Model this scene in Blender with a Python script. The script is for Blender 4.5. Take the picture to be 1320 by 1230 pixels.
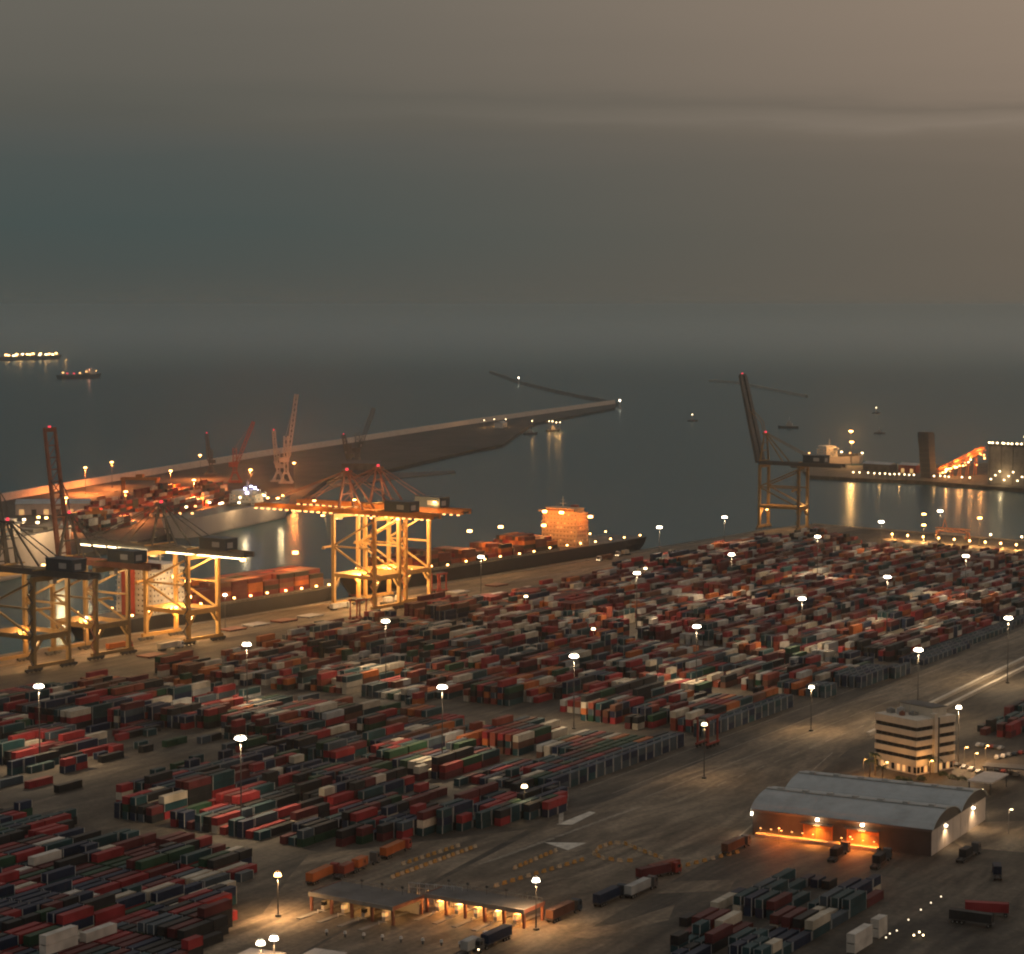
import bpy, math, random
from mathutils import Vector, Matrix
for o in list(bpy.data.objects): bpy.data.objects.remove(o)
R = math.radians
SC = bpy.context.scene
COL = SC.collection
random.seed(7)

# ------------------------------------------------------------------ camera
F, YH, HC = 2900.0, 393.0, 173.0            # focal length in photo pixels, horizon row, eye height on the hill
PITCH = math.atan((615 - YH) / F)
cam = bpy.data.cameras.new('camera'); camo = bpy.data.objects.new('camera', cam); COL.objects.link(camo)
camo.location = (0, 0, HC); camo.rotation_euler = (math.pi / 2 - PITCH, 0, 0)
cam.sensor_fit = 'HORIZONTAL'; cam.sensor_width = 36.0; cam.lens = F / 1320 * 36
cam.clip_start = 1.0; cam.clip_end = 120000
SC.camera = camo

# ------------------------------------------------------------------ world: hazy dusk, afterglow to the right (west)
W = bpy.data.worlds.new('World'); SC.world = W; W.use_nodes = True
nt = W.node_tree; nt.nodes.clear()
def N(t, **k):
    n = nt.nodes.new(t)
    for a, b in k.items(): setattr(n, a, b)
    return n
def L(a, b): nt.links.new(a, b)
SUN_EL, SUN_AZ = 3.0, 62.0                   # degrees; azimuth clockwise from the view direction (+Y)
tc = N('ShaderNodeTexCoord'); sep = N('ShaderNodeSeparateXYZ'); L(tc.outputs['Generated'], sep.inputs[0])
def ramp(stops, src, interp='LINEAR'):
    r = N('ShaderNodeValToRGB'); r.color_ramp.interpolation = interp
    e = r.color_ramp.elements
    while len(e) > 1: e.remove(e[-1])
    e[0].position = stops[0][0]; e[0].color = (*stops[0][1], 1)
    for p, c in stops[1:]:
        q = e.new(p); q.color = (*c, 1)
    L(src, r.inputs[0]); return r
def math_(op, a, b=None, c=None):
    n = N('ShaderNodeMath', operation=op)
    for i, x in enumerate((a, b, c)):
        if x is None: continue
        if isinstance(x, (int, float)): n.inputs[i].default_value = x
        else: L(x, n.inputs[i])
    return n.outputs[0]
# soft wavering of the elevation so that the cloud bank has no ruled edge
cmb = N('ShaderNodeCombineXYZ')
L(math_('MULTIPLY', sep.outputs[0], 5.0), cmb.inputs[0]); L(math_('MULTIPLY', sep.outputs[1], 5.0), cmb.inputs[1]); L(math_('MULTIPLY', sep.outputs[2], 45.0), cmb.inputs[2])
nz = N('ShaderNodeTexNoise'); L(cmb.outputs[0], nz.inputs['Vector'])
nz.inputs['Scale'].default_value = 1.6; nz.inputs['Detail'].default_value = 5; nz.inputs['Roughness'].default_value = .55
wob = math_('MULTIPLY', math_('SUBTRACT', nz.outputs[0], .5), .015)
el = math_('ADD', math_('ADD', sep.outputs[2], wob), math_('MULTIPLY', sep.outputs[0], .022))
cool = ramp([(0.0, (.078, .086, .077)), (.014, (.071, .084, .077)), (.031, (.066, .086, .081)), (.058, (.078, .092, .085)), (.070, (.093, .099, .089)), (.078, (.103, .103, .088)),
             (.088, (.112, .110, .093)), (.10, (.124, .118, .099)), (.135, (.148, .137, .114)), (.30, (.205, .196, .178)), (1.0, (.235, .240, .245))], el)
warm = ramp([(0.0, (.172, .134, .098)), (.014, (.192, .144, .102)), (.031, (.205, .148, .102)), (.062, (.225, .165, .116)), (.077, (.250, .185, .132)), (.0825, (.345, .262, .195)), (.0865, (.300, .225, .165)), (.0885, (.225, .168, .124)), (.0905, (.265, .196, .143)),
             (.095, (.335, .245, .178)), (.135, (.390, .282, .203)), (.30, (.37, .29, .225)), (1.0, (.235, .240, .245))], el)
wf = N('ShaderNodeMapRange'); wf.interpolation_type = 'SMOOTHSTEP'
L(sep.outputs[0], wf.inputs[0]); wf.inputs[1].default_value = -.22; wf.inputs[2].default_value = .55
mx = N('ShaderNodeMix', data_type='RGBA'); L(wf.outputs[0], mx.inputs[0]); L(cool.outputs[0], mx.inputs[6]); L(warm.outputs[0], mx.inputs[7])
sky = N('ShaderNodeTexSky', sky_type='NISHITA'); sky.sun_disc = False
sky.sun_elevation = R(SUN_EL); sky.sun_rotation = R(SUN_AZ); sky.air_density = 2.0; sky.dust_density = 6.0
bg1 = N('ShaderNodeBackground'); L(mx.outputs[2], bg1.inputs[0]); bg1.inputs[1].default_value = .96
bg2 = N('ShaderNodeBackground'); L(sky.outputs[0], bg2.inputs[0]); bg2.inputs[1].default_value = .002
ad = N('ShaderNodeAddShader'); L(bg1.outputs[0], ad.inputs[0]); L(bg2.outputs[0], ad.inputs[1])
wo = N('ShaderNodeOutputWorld'); L(ad.outputs[0], wo.inputs[0])

sun = bpy.data.lights.new('sun', 'SUN'); suno = bpy.data.objects.new('sun', sun); COL.objects.link(suno)
sun.energy = .10; sun.angle = R(20); sun.color = (1, .72, .50)
sd = Vector((math.sin(R(SUN_AZ)) * math.cos(R(SUN_EL + 4)), math.cos(R(SUN_AZ)) * math.cos(R(SUN_EL + 4)), math.sin(R(SUN_EL + 4))))
suno.rotation_euler = sd.to_track_quat('Z', 'Y').to_euler()

SC.view_settings.view_transform = 'Standard'; SC.view_settings.look = 'None'
SC.view_settings.exposure = 0.0; SC.view_settings.gamma = 1.0; SC.view_settings.use_curve_mapping = False
SC.render.engine = 'CYCLES'
cy = SC.cycles
cy.use_denoising = True; cy.max_bounces = 6; cy.diffuse_bounces = 2; cy.glossy_bounces = 3; cy.volume_bounces = 2
cy.sample_clamp_indirect = 2.0; cy.filter_width = 2.1
cy.use_light_tree = True; cy.caustics_reflective = False; cy.caustics_refractive = False

# ------------------------------------------------------------------ pixel -> place
CP, SP = math.cos(PITCH), math.sin(PITCH)
def P(x, y, z=0.0):
    """the point at height z that photo pixel (x, y) looks at"""
    dx, dv = (x - 660) / F, -(y - 615) / F
    d = Vector((dx, CP + dv * SP, -SP + dv * CP))
    t = (z - HC) / d.z
    return Vector((d.x * t, d.y * t, z))
def px_of(p):
    q = Vector(p) - Vector((0, 0, HC))
    c = q.y * CP - q.z * SP; up = q.y * SP + q.z * CP
    return 660 + F * q.x / c, 615 - F * up / c, F / c
O0 = P(725, 1015)
UV = (P(1320, 800) - O0).normalized(); YAW = math.atan2(UV.y, UV.x)         # along the wide road and the container rows
VV = Vector((UV.y, -UV.x, 0))                                              # across, away from the sea
Q0, Q1 = P(330, 790), P(990, 682)
UQ = (Q1 - Q0).normalized(); QYAW = math.atan2(UQ.y, UQ.x); SEA = Vector((-UQ.y, UQ.x, 0))
def AB(p): r = p - O0; return r.dot(UV), r.dot(VV)
def fromAB(a, b, z=0): return O0 + UV * a + VV * b + Vector((0, 0, z))

# ------------------------------------------------------------------ materials
MATS = {}
def mat(name, col, rough=.6, metal=0, var=.25, scale=.4, dirt=None, bump=0, spec=.3, coords='Object'):
    if name in MATS: return MATS[name]
    m = bpy.data.materials.new(name); m.use_nodes = True; MATS[name] = m
    t = m.node_tree; b = t.nodes['Principled BSDF']
    b.inputs['Roughness'].default_value = rough; b.inputs['Metallic'].default_value = metal
    b.inputs['Specular IOR Level'].default_value = spec
    g = t.nodes.new('ShaderNodeNewGeometry') if coords == 'World' else t.nodes.new('ShaderNodeTexCoord')
    vec = g.outputs['Position'] if coords == 'World' else g.outputs['Object']
    n = t.nodes.new('ShaderNodeTexNoise'); n.inputs['Scale'].default_value = scale; n.inputs['Detail'].default_value = 6
    n.inputs['Roughness'].default_value = .65
    t.links.new(vec, n.inputs['Vector'])
    r = t.nodes.new('ShaderNodeValToRGB'); t.links.new(n.outputs[0], r.inputs[0])
    d = dirt or tuple(c * (1 - var) for c in col); h = tuple(min(1, c * (1 + var)) for c in col)
    r.color_ramp.elements[0].position = .30; r.color_ramp.elements[0].color = (*d, 1)
    r.color_ramp.elements[1].position = .72; r.color_ramp.elements[1].color = (*h, 1)
    e = r.color_ramp.elements.new(.47); e.color = (*col, 1)
    t.links.new(r.outputs[0], b.inputs['Base Color'])
    if bump:
        bp = t.nodes.new('ShaderNodeBump'); bp.inputs['Strength'].default_value = bump; bp.inputs['Distance'].default_value = .1
        t.links.new(n.outputs[0], bp.inputs['Height']); t.links.new(bp.outputs[0], b.inputs['Normal'])
    return m
def emit(name, col, s):
    if name in MATS: return MATS[name]
    m = bpy.data.materials.new(name); m.use_nodes = True; MATS[name] = m
    t = m.node_tree; b = t.nodes['Principled BSDF']; b.inputs['Base Color'].default_value = (*col, 1)
    b.inputs['Emission Color'].default_value = (*col, 1); b.inputs['Emission Strength'].default_value = s
    m.cycles.emission_sampling = 'NONE'
    return m
def asphalt(name, cols, seed):
    m = bpy.data.materials.new(name); m.use_nodes = True; t = m.node_tree; b = t.nodes['Principled BSDF']
    g = t.nodes.new('ShaderNodeNewGeometry')
    mp = t.nodes.new('ShaderNodeMapping'); mp.inputs['Rotation'].default_value = (0, 0, -YAW); mp.inputs['Location'].default_value = (seed, seed, 0)
    t.links.new(g.outputs['Position'], mp.inputs[0])
    def nz(sc, det, ro, st=(1, 1, 1)):
        k = t.nodes.new('ShaderNodeMapping'); k.inputs['Scale'].default_value = st; t.links.new(mp.outputs[0], k.inputs[0])
        n = t.nodes.new('ShaderNodeTexNoise'); n.inputs['Scale'].default_value = sc; n.inputs['Detail'].default_value = det
        n.inputs['Roughness'].default_value = ro; n.inputs['Distortion'].default_value = .6; t.links.new(k.outputs[0], n.inputs['Vector']); return n
    big, tyre, fine = nz(.018, 5, .6), nz(.10, 4, .6, (.08, 1, 1)), nz(.5, 6, .7)
    r = t.nodes.new('ShaderNodeValToRGB'); t.links.new(big.outputs[0], r.inputs[0])
    e = r.color_ramp.elements; e[0].position = .34; e[0].color = (*cols[0], 1); e[1].position = .66; e[1].color = (*cols[2], 1)
    q = e.new(.5); q.color = (*cols[1], 1)
    def mul(a, src, lo, hi):
        mr = t.nodes.new('ShaderNodeMapRange'); t.links.new(src, mr.inputs[0]); mr.inputs[1].default_value = .35; mr.inputs[2].default_value = .65
        mr.inputs[3].default_value = lo; mr.inputs[4].default_value = hi
        x = t.nodes.new('ShaderNodeMix'); x.data_type = 'RGBA'; x.blend_type = 'MULTIPLY'; x.inputs[0].default_value = 1
        t.links.new(a, x.inputs[6]); t.links.new(mr.outputs[0], x.inputs[7]); return x.outputs[2]
    arc_ = nz(.045, 3, .55, (.35, 1.6, 1)); arc_.inputs['Distortion'].default_value = 3.0
    c = mul(mul(mul(r.outputs[0], arc_.outputs[0], .62, 1.22), tyre.outputs[0], .68, 1.20), fine.outputs[0], .70, 1.25)
    t.links.new(c, b.inputs['Base Color']); b.inputs['Roughness'].default_value = .75; b.inputs['Specular IOR Level'].default_value = .25
    return m
M_ASPH = asphalt('yard_asphalt', ((.060, .051, .041), (.100, .083, .062), (.145, .117, .084)), 3)
M_MOLE = asphalt('mole_asphalt', ((.030, .027, .024), (.048, .042, .036), (.070, .060, .050)), 11)
M_ROAD = asphalt('road_concrete', ((.150, .118, .082), (.200, .156, .108), (.250, .195, .134)), 40)
M_ROADP = mat('road_paint', (.36, .32, .26), .8, 0, .55, .3, coords='World')
def sea_mat():
    m = bpy.data.materials.new('sea_water'); m.use_nodes = True; t = m.node_tree; b = t.nodes['Principled BSDF']
    b.inputs['Base Color'].default_value = (.006, .026, .030, 1); b.inputs['Roughness'].default_value = .27; b.inputs['IOR'].default_value = 1.33
    b.inputs['Specular IOR Level'].default_value = .26
    g = t.nodes.new('ShaderNodeNewGeometry')
    def nz(sc, st):
        k = t.nodes.new('ShaderNodeMapping'); k.inputs['Scale'].default_value = st; t.links.new(g.outputs['Position'], k.inputs[0])
        n = t.nodes.new('ShaderNodeTexNoise'); n.inputs['Scale'].default_value = sc; n.inputs['Detail'].default_value = 4; t.links.new(k.outputs[0], n.inputs['Vector']); return n.outputs[0]
    a = t.nodes.new('ShaderNodeMath'); a.operation = 'ADD'; t.links.new(nz(.16, (1, .6, 1)), a.inputs[0]); t.links.new(nz(.035, (1, .5, 1)), a.inputs[1])
    bp = t.nodes.new('ShaderNodeBump'); bp.inputs['Strength'].default_value = .22; bp.inputs['Distance'].default_value = .8
    t.links.new(a.outputs[0], bp.inputs['Height'])
    # a wind-roughened sea seen at a low angle mirrors only part of the sky
    df = t.nodes.new('ShaderNodeBsdfDiffuse'); df.inputs[0].default_value = (.004, .054, .074, 1)
    gl = t.nodes.new('ShaderNodeBsdfGlossy'); gl.inputs['Roughness'].default_value = .24; gl.inputs[0].default_value = (.84, .94, .97, 1)
    mxs = t.nodes.new('ShaderNodeMixShader'); dt = t.nodes.new('ShaderNodeVectorMath'); dt.operation = 'DOT_PRODUCT'
    t.links.new(g.outputs['True Normal'], dt.inputs[0]); t.links.new(g.outputs['Incoming'], dt.inputs[1])
    fz = t.nodes.new('ShaderNodeMapRange'); fz.interpolation_type = 'SMOOTHSTEP'; t.links.new(dt.outputs['Value'], fz.inputs[0])
    fz.inputs[1].default_value = .004; fz.inputs[2].default_value = .034; fz.inputs[3].default_value = .74; fz.inputs[4].default_value = .25
    t.links.new(fz.outputs[0], mxs.inputs[0])
    for n_ in (df, gl): t.links.new(bp.outputs[0], n_.inputs['Normal'])
    t.links.new(df.outputs[0], mxs.inputs[1]); t.links.new(gl.outputs[0], mxs.inputs[2])
    t.links.new(mxs.outputs[0], t.nodes['Material Output'].inputs['Surface'])
    return m
M_SEA = sea_mat()
M_CONC = mat('concrete', (.26, .235, .20), .8, 0, .3, .2)
M_DCONC = mat('dark_concrete', (.13, .12, .11), .85, 0, .3, .15)
M_ROCK = mat('rock', (.10, .095, .088), .9, 0, .4, .05, bump=.6)
M_YEL = mat('crane_yellow', (.52, .30, .10), .5, 0, .2, .25)
M_OLV = mat('crane_olive', (.30, .19, .08), .55, 0, .25, .25)
M_BRN = mat('crane_brown_red', (.23, .09, .06), .55, 0, .25, .25)
M_DGRY = mat('crane_dark_grey', (.09, .085, .08), .55, 0, .25, .25)
M_BLU = mat('machinery_blue', (.035, .05, .065), .5, 0, .3, .3)
M_REDP = mat('red_paint', (.30, .05, .035), .55, 0, .25, .3)
M_ORG = mat('orange_paint', (.50, .17, .04), .55, 0, .25, .3)
M_LGRY = mat('light_grey_paint', (.40, .39, .37), .5, 0, .15, .3)
M_WHT = mat('white_paint', (.66, .62, .56), .5, 0, .15, .3)
M_BLK = mat('black_rubber', (.015, .015, .015), .8)
M_STEEL = mat('galvanised_steel', (.30, .29, .27), .45, .5, .2, 1.0)
M_GLASS = mat('dark_glass', (.012, .013, .015), .12, 0, .2, 1.0, spec=.6)
M_HULLD = mat('hull_black', (.025, .026, .03), .5, 0, .4, .06)
M_HULLP = mat('hull_pale', (.46, .40, .36), .55, 0, .18, .05)
M_HULLR = mat('antifouling_red', (.20, .04, .03), .6, 0, .3, .1)
M_CREAM = mat('cream_render', (.62, .54, .43), .75, 0, .12, .3)
M_SHIPO = mat('ship_house_sodium_tint', (.66, .42, .24), .6, 0, .12, .2)  # white ship's house, with the sodium lamps' orange light put into its colour
M_PINK = mat('pale_wall', (.60, .51, .43), .8, 0, .15, .2)
M_ROOF = mat('zinc_roof', (.37, .39, .385), .6, 0, .22, .12)
M_ROOFL = mat('roof_light_strip', (.36, .36, .34), .5, 0, .2, .3)
M_DWALL = mat('dark_cladding', (.055, .05, .047), .7, 0, .25, .2)
M_WOOD = mat('brown_door', (.26, .13, .06), .65, 0, .25, .5)
M_LEAF = mat('palm_green', (.05, .075, .03), .7, 0, .35, 1.0)
M_BARK = mat('bark', (.13, .095, .065), .9, 0, .3, 2.0)
E_WHITE = emit('lamp_white', (1, .84, .62), 18)
E_SOD = emit('lamp_sodium', (1, .50, .15), 16)
E_SODD = emit('lamp_sodium_dim', (1, .50, .16), 4)
E_WARM = emit('lamp_warm', (1, .76, .42), 9)
E_RED = emit('beacon_red', (1, .05, .08), 1.6)
E_DIM = emit('lamp_dim', (1, .8, .55), 2.2)
E_BLUE = emit('lamp_violet', (.62, .60, 1), 14)
E_WIN = emit('lit_window', (1, .58, .22), .6)
E_BAY = emit('lit_bay', (1, .45, .12), 1.5)

# ------------------------------------------------------------------ mesh helpers
class MB:
    def __init__(s): s.v = []; s.f = []; s.m = []
    def add(s, vs, fs, mi=0):
        o = len(s.v); s.v += [tuple(p) for p in vs]; s.f += [tuple(i + o for i in f) for f in fs]; s.m += [mi] * len(fs); return s
    def hexa(s, p, mi=0):
        return s.add(p, [(0, 3, 2, 1), (4, 5, 6, 7), (0, 1, 5, 4), (1, 2, 6, 5), (2, 3, 7, 6), (3, 0, 4, 7)], mi)
    def box(s, x0, x1, y0, y1, z0, z1, mi=0):
        return s.hexa([(x0, y0, z0), (x1, y0, z0), (x1, y1, z0), (x0, y1, z0), (x0, y0, z1), (x1, y0, z1), (x1, y1, z1), (x0, y1, z1)], mi)
    def cbox(s, c, d, mi=0):
        return s.box(c[0] - d[0] / 2, c[0] + d[0] / 2, c[1] - d[1] / 2, c[1] + d[1] / 2, c[2] - d[2] / 2, c[2] + d[2] / 2, mi)
    def beam(s, p, q, w, h=None, mi=0, w2=None):
        p, q = Vector(p), Vector(q); h = h or w; k = 1 if w2 is None else w2 / w
        d = (q - p).normalized(); a = Vector((0, 0, 1)) if abs(d.z) < .95 else Vector((1, 0, 0))
        x = d.cross(a).normalized(); y = x.cross(d).normalized()
        vs = [p - x * w / 2 - y * h / 2, p + x * w / 2 - y * h / 2, p + x * w / 2 + y * h / 2, p - x * w / 2 + y * h / 2]
        w, h = w * k, h * k
        vs += [q - x * w / 2 - y * h / 2, q + x * w / 2 - y * h / 2, q + x * w / 2 + y * h / 2, q - x * w / 2 + y * h / 2]
        return s.hexa(vs, mi)
    def cyl(s, p, q, r0, r1=None, n=8, mi=0):
        p, q = Vector(p), Vector(q); r1 = r0 if r1 is None else r1
        d = (q - p).normalized(); a = Vector((0, 0, 1)) if abs(d.z) < .95 else Vector((1, 0, 0))
        x = d.cross(a).normalized(); y = x.cross(d)
        c = [(math.cos(2 * math.pi * i / n), math.sin(2 * math.pi * i / n)) for i in range(n)]
        vs = [p + x * r0 * a_ + y * r0 * b_ for a_, b_ in c] + [q + x * r1 * a_ + y * r1 * b_ for a_, b_ in c]
        fs = [(i, (i + 1) % n, n + (i + 1) % n, n + i) for i in range(n)] + [tuple(range(n))[::-1], tuple(range(n, 2 * n))]
        return s.add(vs, fs, mi)
    def prism(s, poly, z0, z1, mi=0):
        n = len(poly)
        return s.add([(p[0], p[1], z0) for p in poly] + [(p[0], p[1], z1) for p in poly],
                     [tuple(range(n))[::-1], tuple(range(n, 2 * n))] + [(i, (i + 1) % n, n + (i + 1) % n, n + i) for i in range(n)], mi)
    def truss(s, p, q, w, h, n, t, mi=0):
        """lattice box girder from p to q"""
        p, q = Vector(p), Vector(q); d = (q - p).normalized(); a = Vector((0, 0, 1)) if abs(d.z) < .95 else Vector((0, 1, 0))
        x = d.cross(a).normalized(); y = x.cross(d).normalized()
        C = [(-1, -1), (1, -1), (1, 1), (-1, 1)]
        pt = lambda c, k: p + (q - p) * (k / n) + x * (w / 2 * c[0]) + y * (h / 2 * c[1])
        for c in C: s.beam(pt(c, 0), pt(c, n), t, t, mi)
        for k in range(n):
            for i in range(4):
                a_, b_ = C[i], C[(i + 1) % 4]
                if k % 2: a_, b_ = b_, a_
                s.beam(pt(a_, k), pt(b_, k + 1), t * .6, t * .6, mi)
        return s
    def mesh(s, name, mats):
        m = bpy.data.meshes.new(name); m.from_pydata(s.v, [], s.f)
        for x in mats: m.materials.append(x)
        if len(mats) > 1: m.polygons.foreach_set('material_index', s.m)
        m.update(); return m
    def build(s, name, mats, parent=None, smooth=False):
        mats = mats if isinstance(mats, (list, tuple)) else [mats]
        m = s.mesh(name, mats)
        if smooth: m.polygons.foreach_set('use_smooth', [True] * len(m.polygons))
        return link(name, m, parent)
def link(name, data, parent=None, loc=None, rz=None):
    o = bpy.data.objects.new(name, data); COL.objects.link(o)
    if parent: o.parent = parent
    if loc is not None: o.location = loc
    if rz is not None: o.rotation_euler.z = rz
    return o
def tag(o, label, cat, group=None):
    o['label'] = label; o['category'] = cat
    if group: o['group'] = group
    return o
def thing(name, label, cat, loc, rz=0, group=None):
    return tag(link(name, None, None, loc, rz), label, cat, group)
def struct(o): o['kind'] = 'structure'; return o
def stuff(o): o['kind'] = 'stuff'; return o
def copy_tree(o, parent=None):
    c = o.copy(); COL.objects.link(c)
    if parent: c.parent = parent
    for ch in o.children: copy_tree(ch, c)
    return c
def lamp(parent, loc, power, col, r=.6, spot=None):
    l = bpy.data.lights.new('lamp_light', 'SPOT' if spot else 'POINT'); l.energy = power; l.color = col; l.shadow_soft_size = r
    if spot: l.spot_size = R(spot); l.spot_blend = .8
    o = bpy.data.objects.new('lamp_light', l); COL.objects.link(o); o.parent = parent; o.location = loc
    return o

# ------------------------------------------------------------------ setting: sea, land, roads
WATER = -3.5
g = MB(); g.add([(-13500, -150, WATER), (13500, -150, WATER), (13500, 44000, WATER), (-13500, 44000, WATER)], [(0, 1, 2, 3)])
struct(g.build('sea', M_SEA))
qa = Q0 - UQ * 700; corner = P(1043, 675.5); rdir = (P(1320, 698) - P(1043, 675.5)).normalized()
land = [qa, Q0, P(660, 735.5), Q1, corner, P(1320, 698), P(1320, 698) + rdir * 500, Vector((900, 120, 0)), Vector((-900, 120, 0))]
g = MB(); g.prism([(p.x, p.y) for p in reversed(land)][::-1][::-1], -9, 0); struct(g.build('terminal_ground', M_ASPH))
def sheet(name, pts, m, z=.004):
    g = MB(); g.add([(p.x, p.y, z) for p in pts], [tuple(range(len(pts)))]); return struct(g.build(name, m))
# quay apron of paler concrete, the wide road, the rail strip of the cranes
sheet('quay_apron', [Q0 - UQ * 600 - SEA * 1.2, corner - SEA * 2.5, corner - SEA * 52, Q0 - UQ * 600 - SEA * 46], M_ROAD)
sheet('wide_road', [fromAB(-190, 42), fromAB(-60, 26), fromAB(700, 3), fromAB(700, 48), fromAB(120, 60), fromAB(-60, 92), fromAB(-300, 110), fromAB(-300, 60)][::-1], M_ROAD)
sheet('gate_forecourt', [fromAB(-300, 10), fromAB(-190, 12), fromAB(-150, -8), fromAB(-128, -18), fromAB(-62, 23), fromAB(-192, 41), fromAB(-300, 59)], M_ROAD, .008)
g = MB()
for off in (3.5, 33.5):
    p, q = Q0 - UQ * 600 - SEA * off, Q1 + UQ * 60 - SEA * off
    g.beam((p.x, p.y, .06), (q.x, q.y, .06), .25, .12)
struct(g.build('crane_rails', M_STEEL))
g = MB(); p, q = Q0 - UQ * 600 - SEA * .6, corner - SEA * 2 - UQ * 3
g.beam((p.x, p.y, .25), (q.x, q.y, .25), 1.0, .5); struct(g.build('quay_kerb', M_CONC))
p, q = corner - SEA * 4, P(1320, 698) + rdir * 480
nrm = Vector((-rdir.y, rdir.x, 0))
g = MB(); g.beam((p.x, p.y, .5) + Vector() if False else (p.x - nrm.x * 1.2, p.y - nrm.y * 1.2, .45), (q.x - nrm.x * 1.2, q.y - nrm.y * 1.2, .45), .9, .9); struct(g.build('quay_kerb', M_CONC))
# painted patches and arrows on the road
def quad_px(name, pts, m=M_ROADP, z=.014): return sheet(name, [P(*p) for p in pts], m, z)
M_MARK = mat('bright_road_paint', (.60, .55, .46), .8, 0, .3, .3, coords='World')
quad_px('road_marking', [(702, 1086), (756, 1086.5), (732, 1096)], M_MARK)
quad_px('road_marking', [(717, 1063), (760, 1046), (768, 1047.5), (738, 1063)], M_MARK)
quad_px('road_marking', [(720, 1063), (721, 1041), (727, 1041), (726, 1060)])
for a0 in range(0, 640, 16):
    sheet('road_marking', [fromAB(a0, 46), fromAB(a0 + 8, 45.6), fromAB(a0 + 8, 45.9), fromAB(a0, 46.3)][::-1], M_ROADP, .012)
for b0, a0, a1 in ((20, 0, 690), (33, 0, 690), (7.5, 0, 690)):
    sheet('road_marking', [fromAB(a0, b0), fromAB(a1, b0 - .5), fromAB(a1, b0 - .25), fromAB(a0, b0 + .25)][::-1], M_ROADP, .012)
for k in range(16):
    sheet('road_marking', [fromAB(-110 + k * 5.5, 34 + k * .2), fromAB(-96 + k * 5.5, 36 + k * .2), fromAB(-96 + k * 5.5, 36.3 + k * .2), fromAB(-110 + k * 5.5, 34.3 + k * .2)][::-1], M_ROADP, .016)
for b0, b1 in ((62, 62.35),):
    sheet('road_marking', [fromAB(-60, b0 + 30), fromAB(110, b0 - 5), fromAB(110, b1 - 5), fromAB(-60, b1 + 30)][::-1], M_ROADP, .012)
quad_px('paving_patch', [(755, 1151), (880, 1136), (948, 1134), (940, 1148), (850, 1152)], M_ROAD, .010)
quad_px('paving_patch', [(690, 1204), (790, 1192), (870, 1166), (862, 1186), (800, 1200), (760, 1210)], M_ROAD, .010)
quad_px('paving_patch', [(1215, 1075), (1262, 1060), (1330, 1058), (1330, 1100), (1240, 1092)], M_ROAD, .012)

# far mole with its wall, spur and spit; right-hand pier
def slab(name, pts, m, z0=-9, z1=0.0, z=None):
    g = MB(); pl = [(P(*p).x, P(*p).y) for p in pts]
    ar = sum(pl[i - 1][0] * pl[i][1] - pl[i][0] * pl[i - 1][1] for i in range(len(pl)))
    if ar < 0: pl = pl[::-1]
    g.prism(pl, z0, z1); return struct(g.build(name, m))
slab('far_mole', [(-160, 676), (-160, 775), (90, 718), (230, 686), (372, 656), (392, 640), (420, 618), (492, 607), (560, 591), (600, 582), (648, 573), (664, 561), (690, 545), (792, 526), (794, 520.5), (600, 548), (330, 590), (80, 632)], M_MOLE)
slab('far_spit', [(420, 617), (500, 606.5), (585, 603.5), (588, 606), (520, 612), (430, 624)], M_ROCK, -9, -2.6)
def wall_line(name, label, pts, w, h, m, rough=0):
    g = MB(); ps = [P(*p) for p in pts]
    for i in range(len(ps) - 1):
        n = max(1, int((ps[i + 1] - ps[i]).length / 60)) if rough else 1
        for k in range(n):
            a = ps[i].lerp(ps[i + 1], k / n); b = ps[i].lerp(ps[i + 1], (k + 1) / n)
            hh = h * (1 + rough * random.uniform(-.5, .5)); d = (b - a).normalized(); s_ = Vector((-d.y, d.x, 0))
            ww = w * (1 + rough * random.uniform(-.3, .3))
            tri = [a - s_ * ww, a + s_ * ww, b + s_ * ww, b - s_ * ww]; top = [a - s_ * ww * .35, a + s_ * ww * .35, b + s_ * ww * .35, b - s_ * ww * .35]
            g.hexa([(p.x, p.y, -6) for p in tri] + [(p.x, p.y, hh) for p in top])
    o = g.build(name, m); return tag(o, label, 'breakwater' if rough else 'wall')
wall_line('mole_wall', 'long pale sea wall along the outer edge of the far mole', [(-160, 674), (80, 631), (330, 589), (600, 547), (792, 520)], 3.0, 6, M_PINK)
wall_line('rock_breakwater', 'thin dark rock breakwater angling off the tip of the far mole', [(632, 479), (668, 492), (720, 505), (794, 520)], 5, 2.4, M_ROCK, .5)
wall_line('rock_breakwater', 'faint low rock breakwater behind the raised crane boom', [(915, 490), (950, 492.5), (1010, 504), (1040, 510)], 4, 1.2, M_CONC, .5)
slab('right_pier', [(1034, 604), (1052, 599), (1105, 600), (1200, 598), (1330, 596), (1500, 594), (1500, 648), (1330, 631), (1190, 620), (1100, 616), (1044, 613)], M_ASPH)

# ------------------------------------------------------------------ haze
HZ = bpy.data.materials.new('haze_air'); HZ.use_nodes = True; t = HZ.node_tree; t.nodes.clear()
ho = t.nodes.new('ShaderNodeOutputMaterial'); hv = t.nodes.new('ShaderNodeVolumePrincipled')
hv.inputs['Color'].default_value = (.79, .88, .90, 1); hv.inputs['Density'].default_value = .72e-4; hv.inputs['Anisotropy'].default_value = .88
t.links.new(hv.outputs[0], ho.inputs['Volume'])
g = MB(); g.box(-14000, 14000, -400, 44500, -12, 182); hz = g.build('haze', HZ); stuff(hz)

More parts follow.
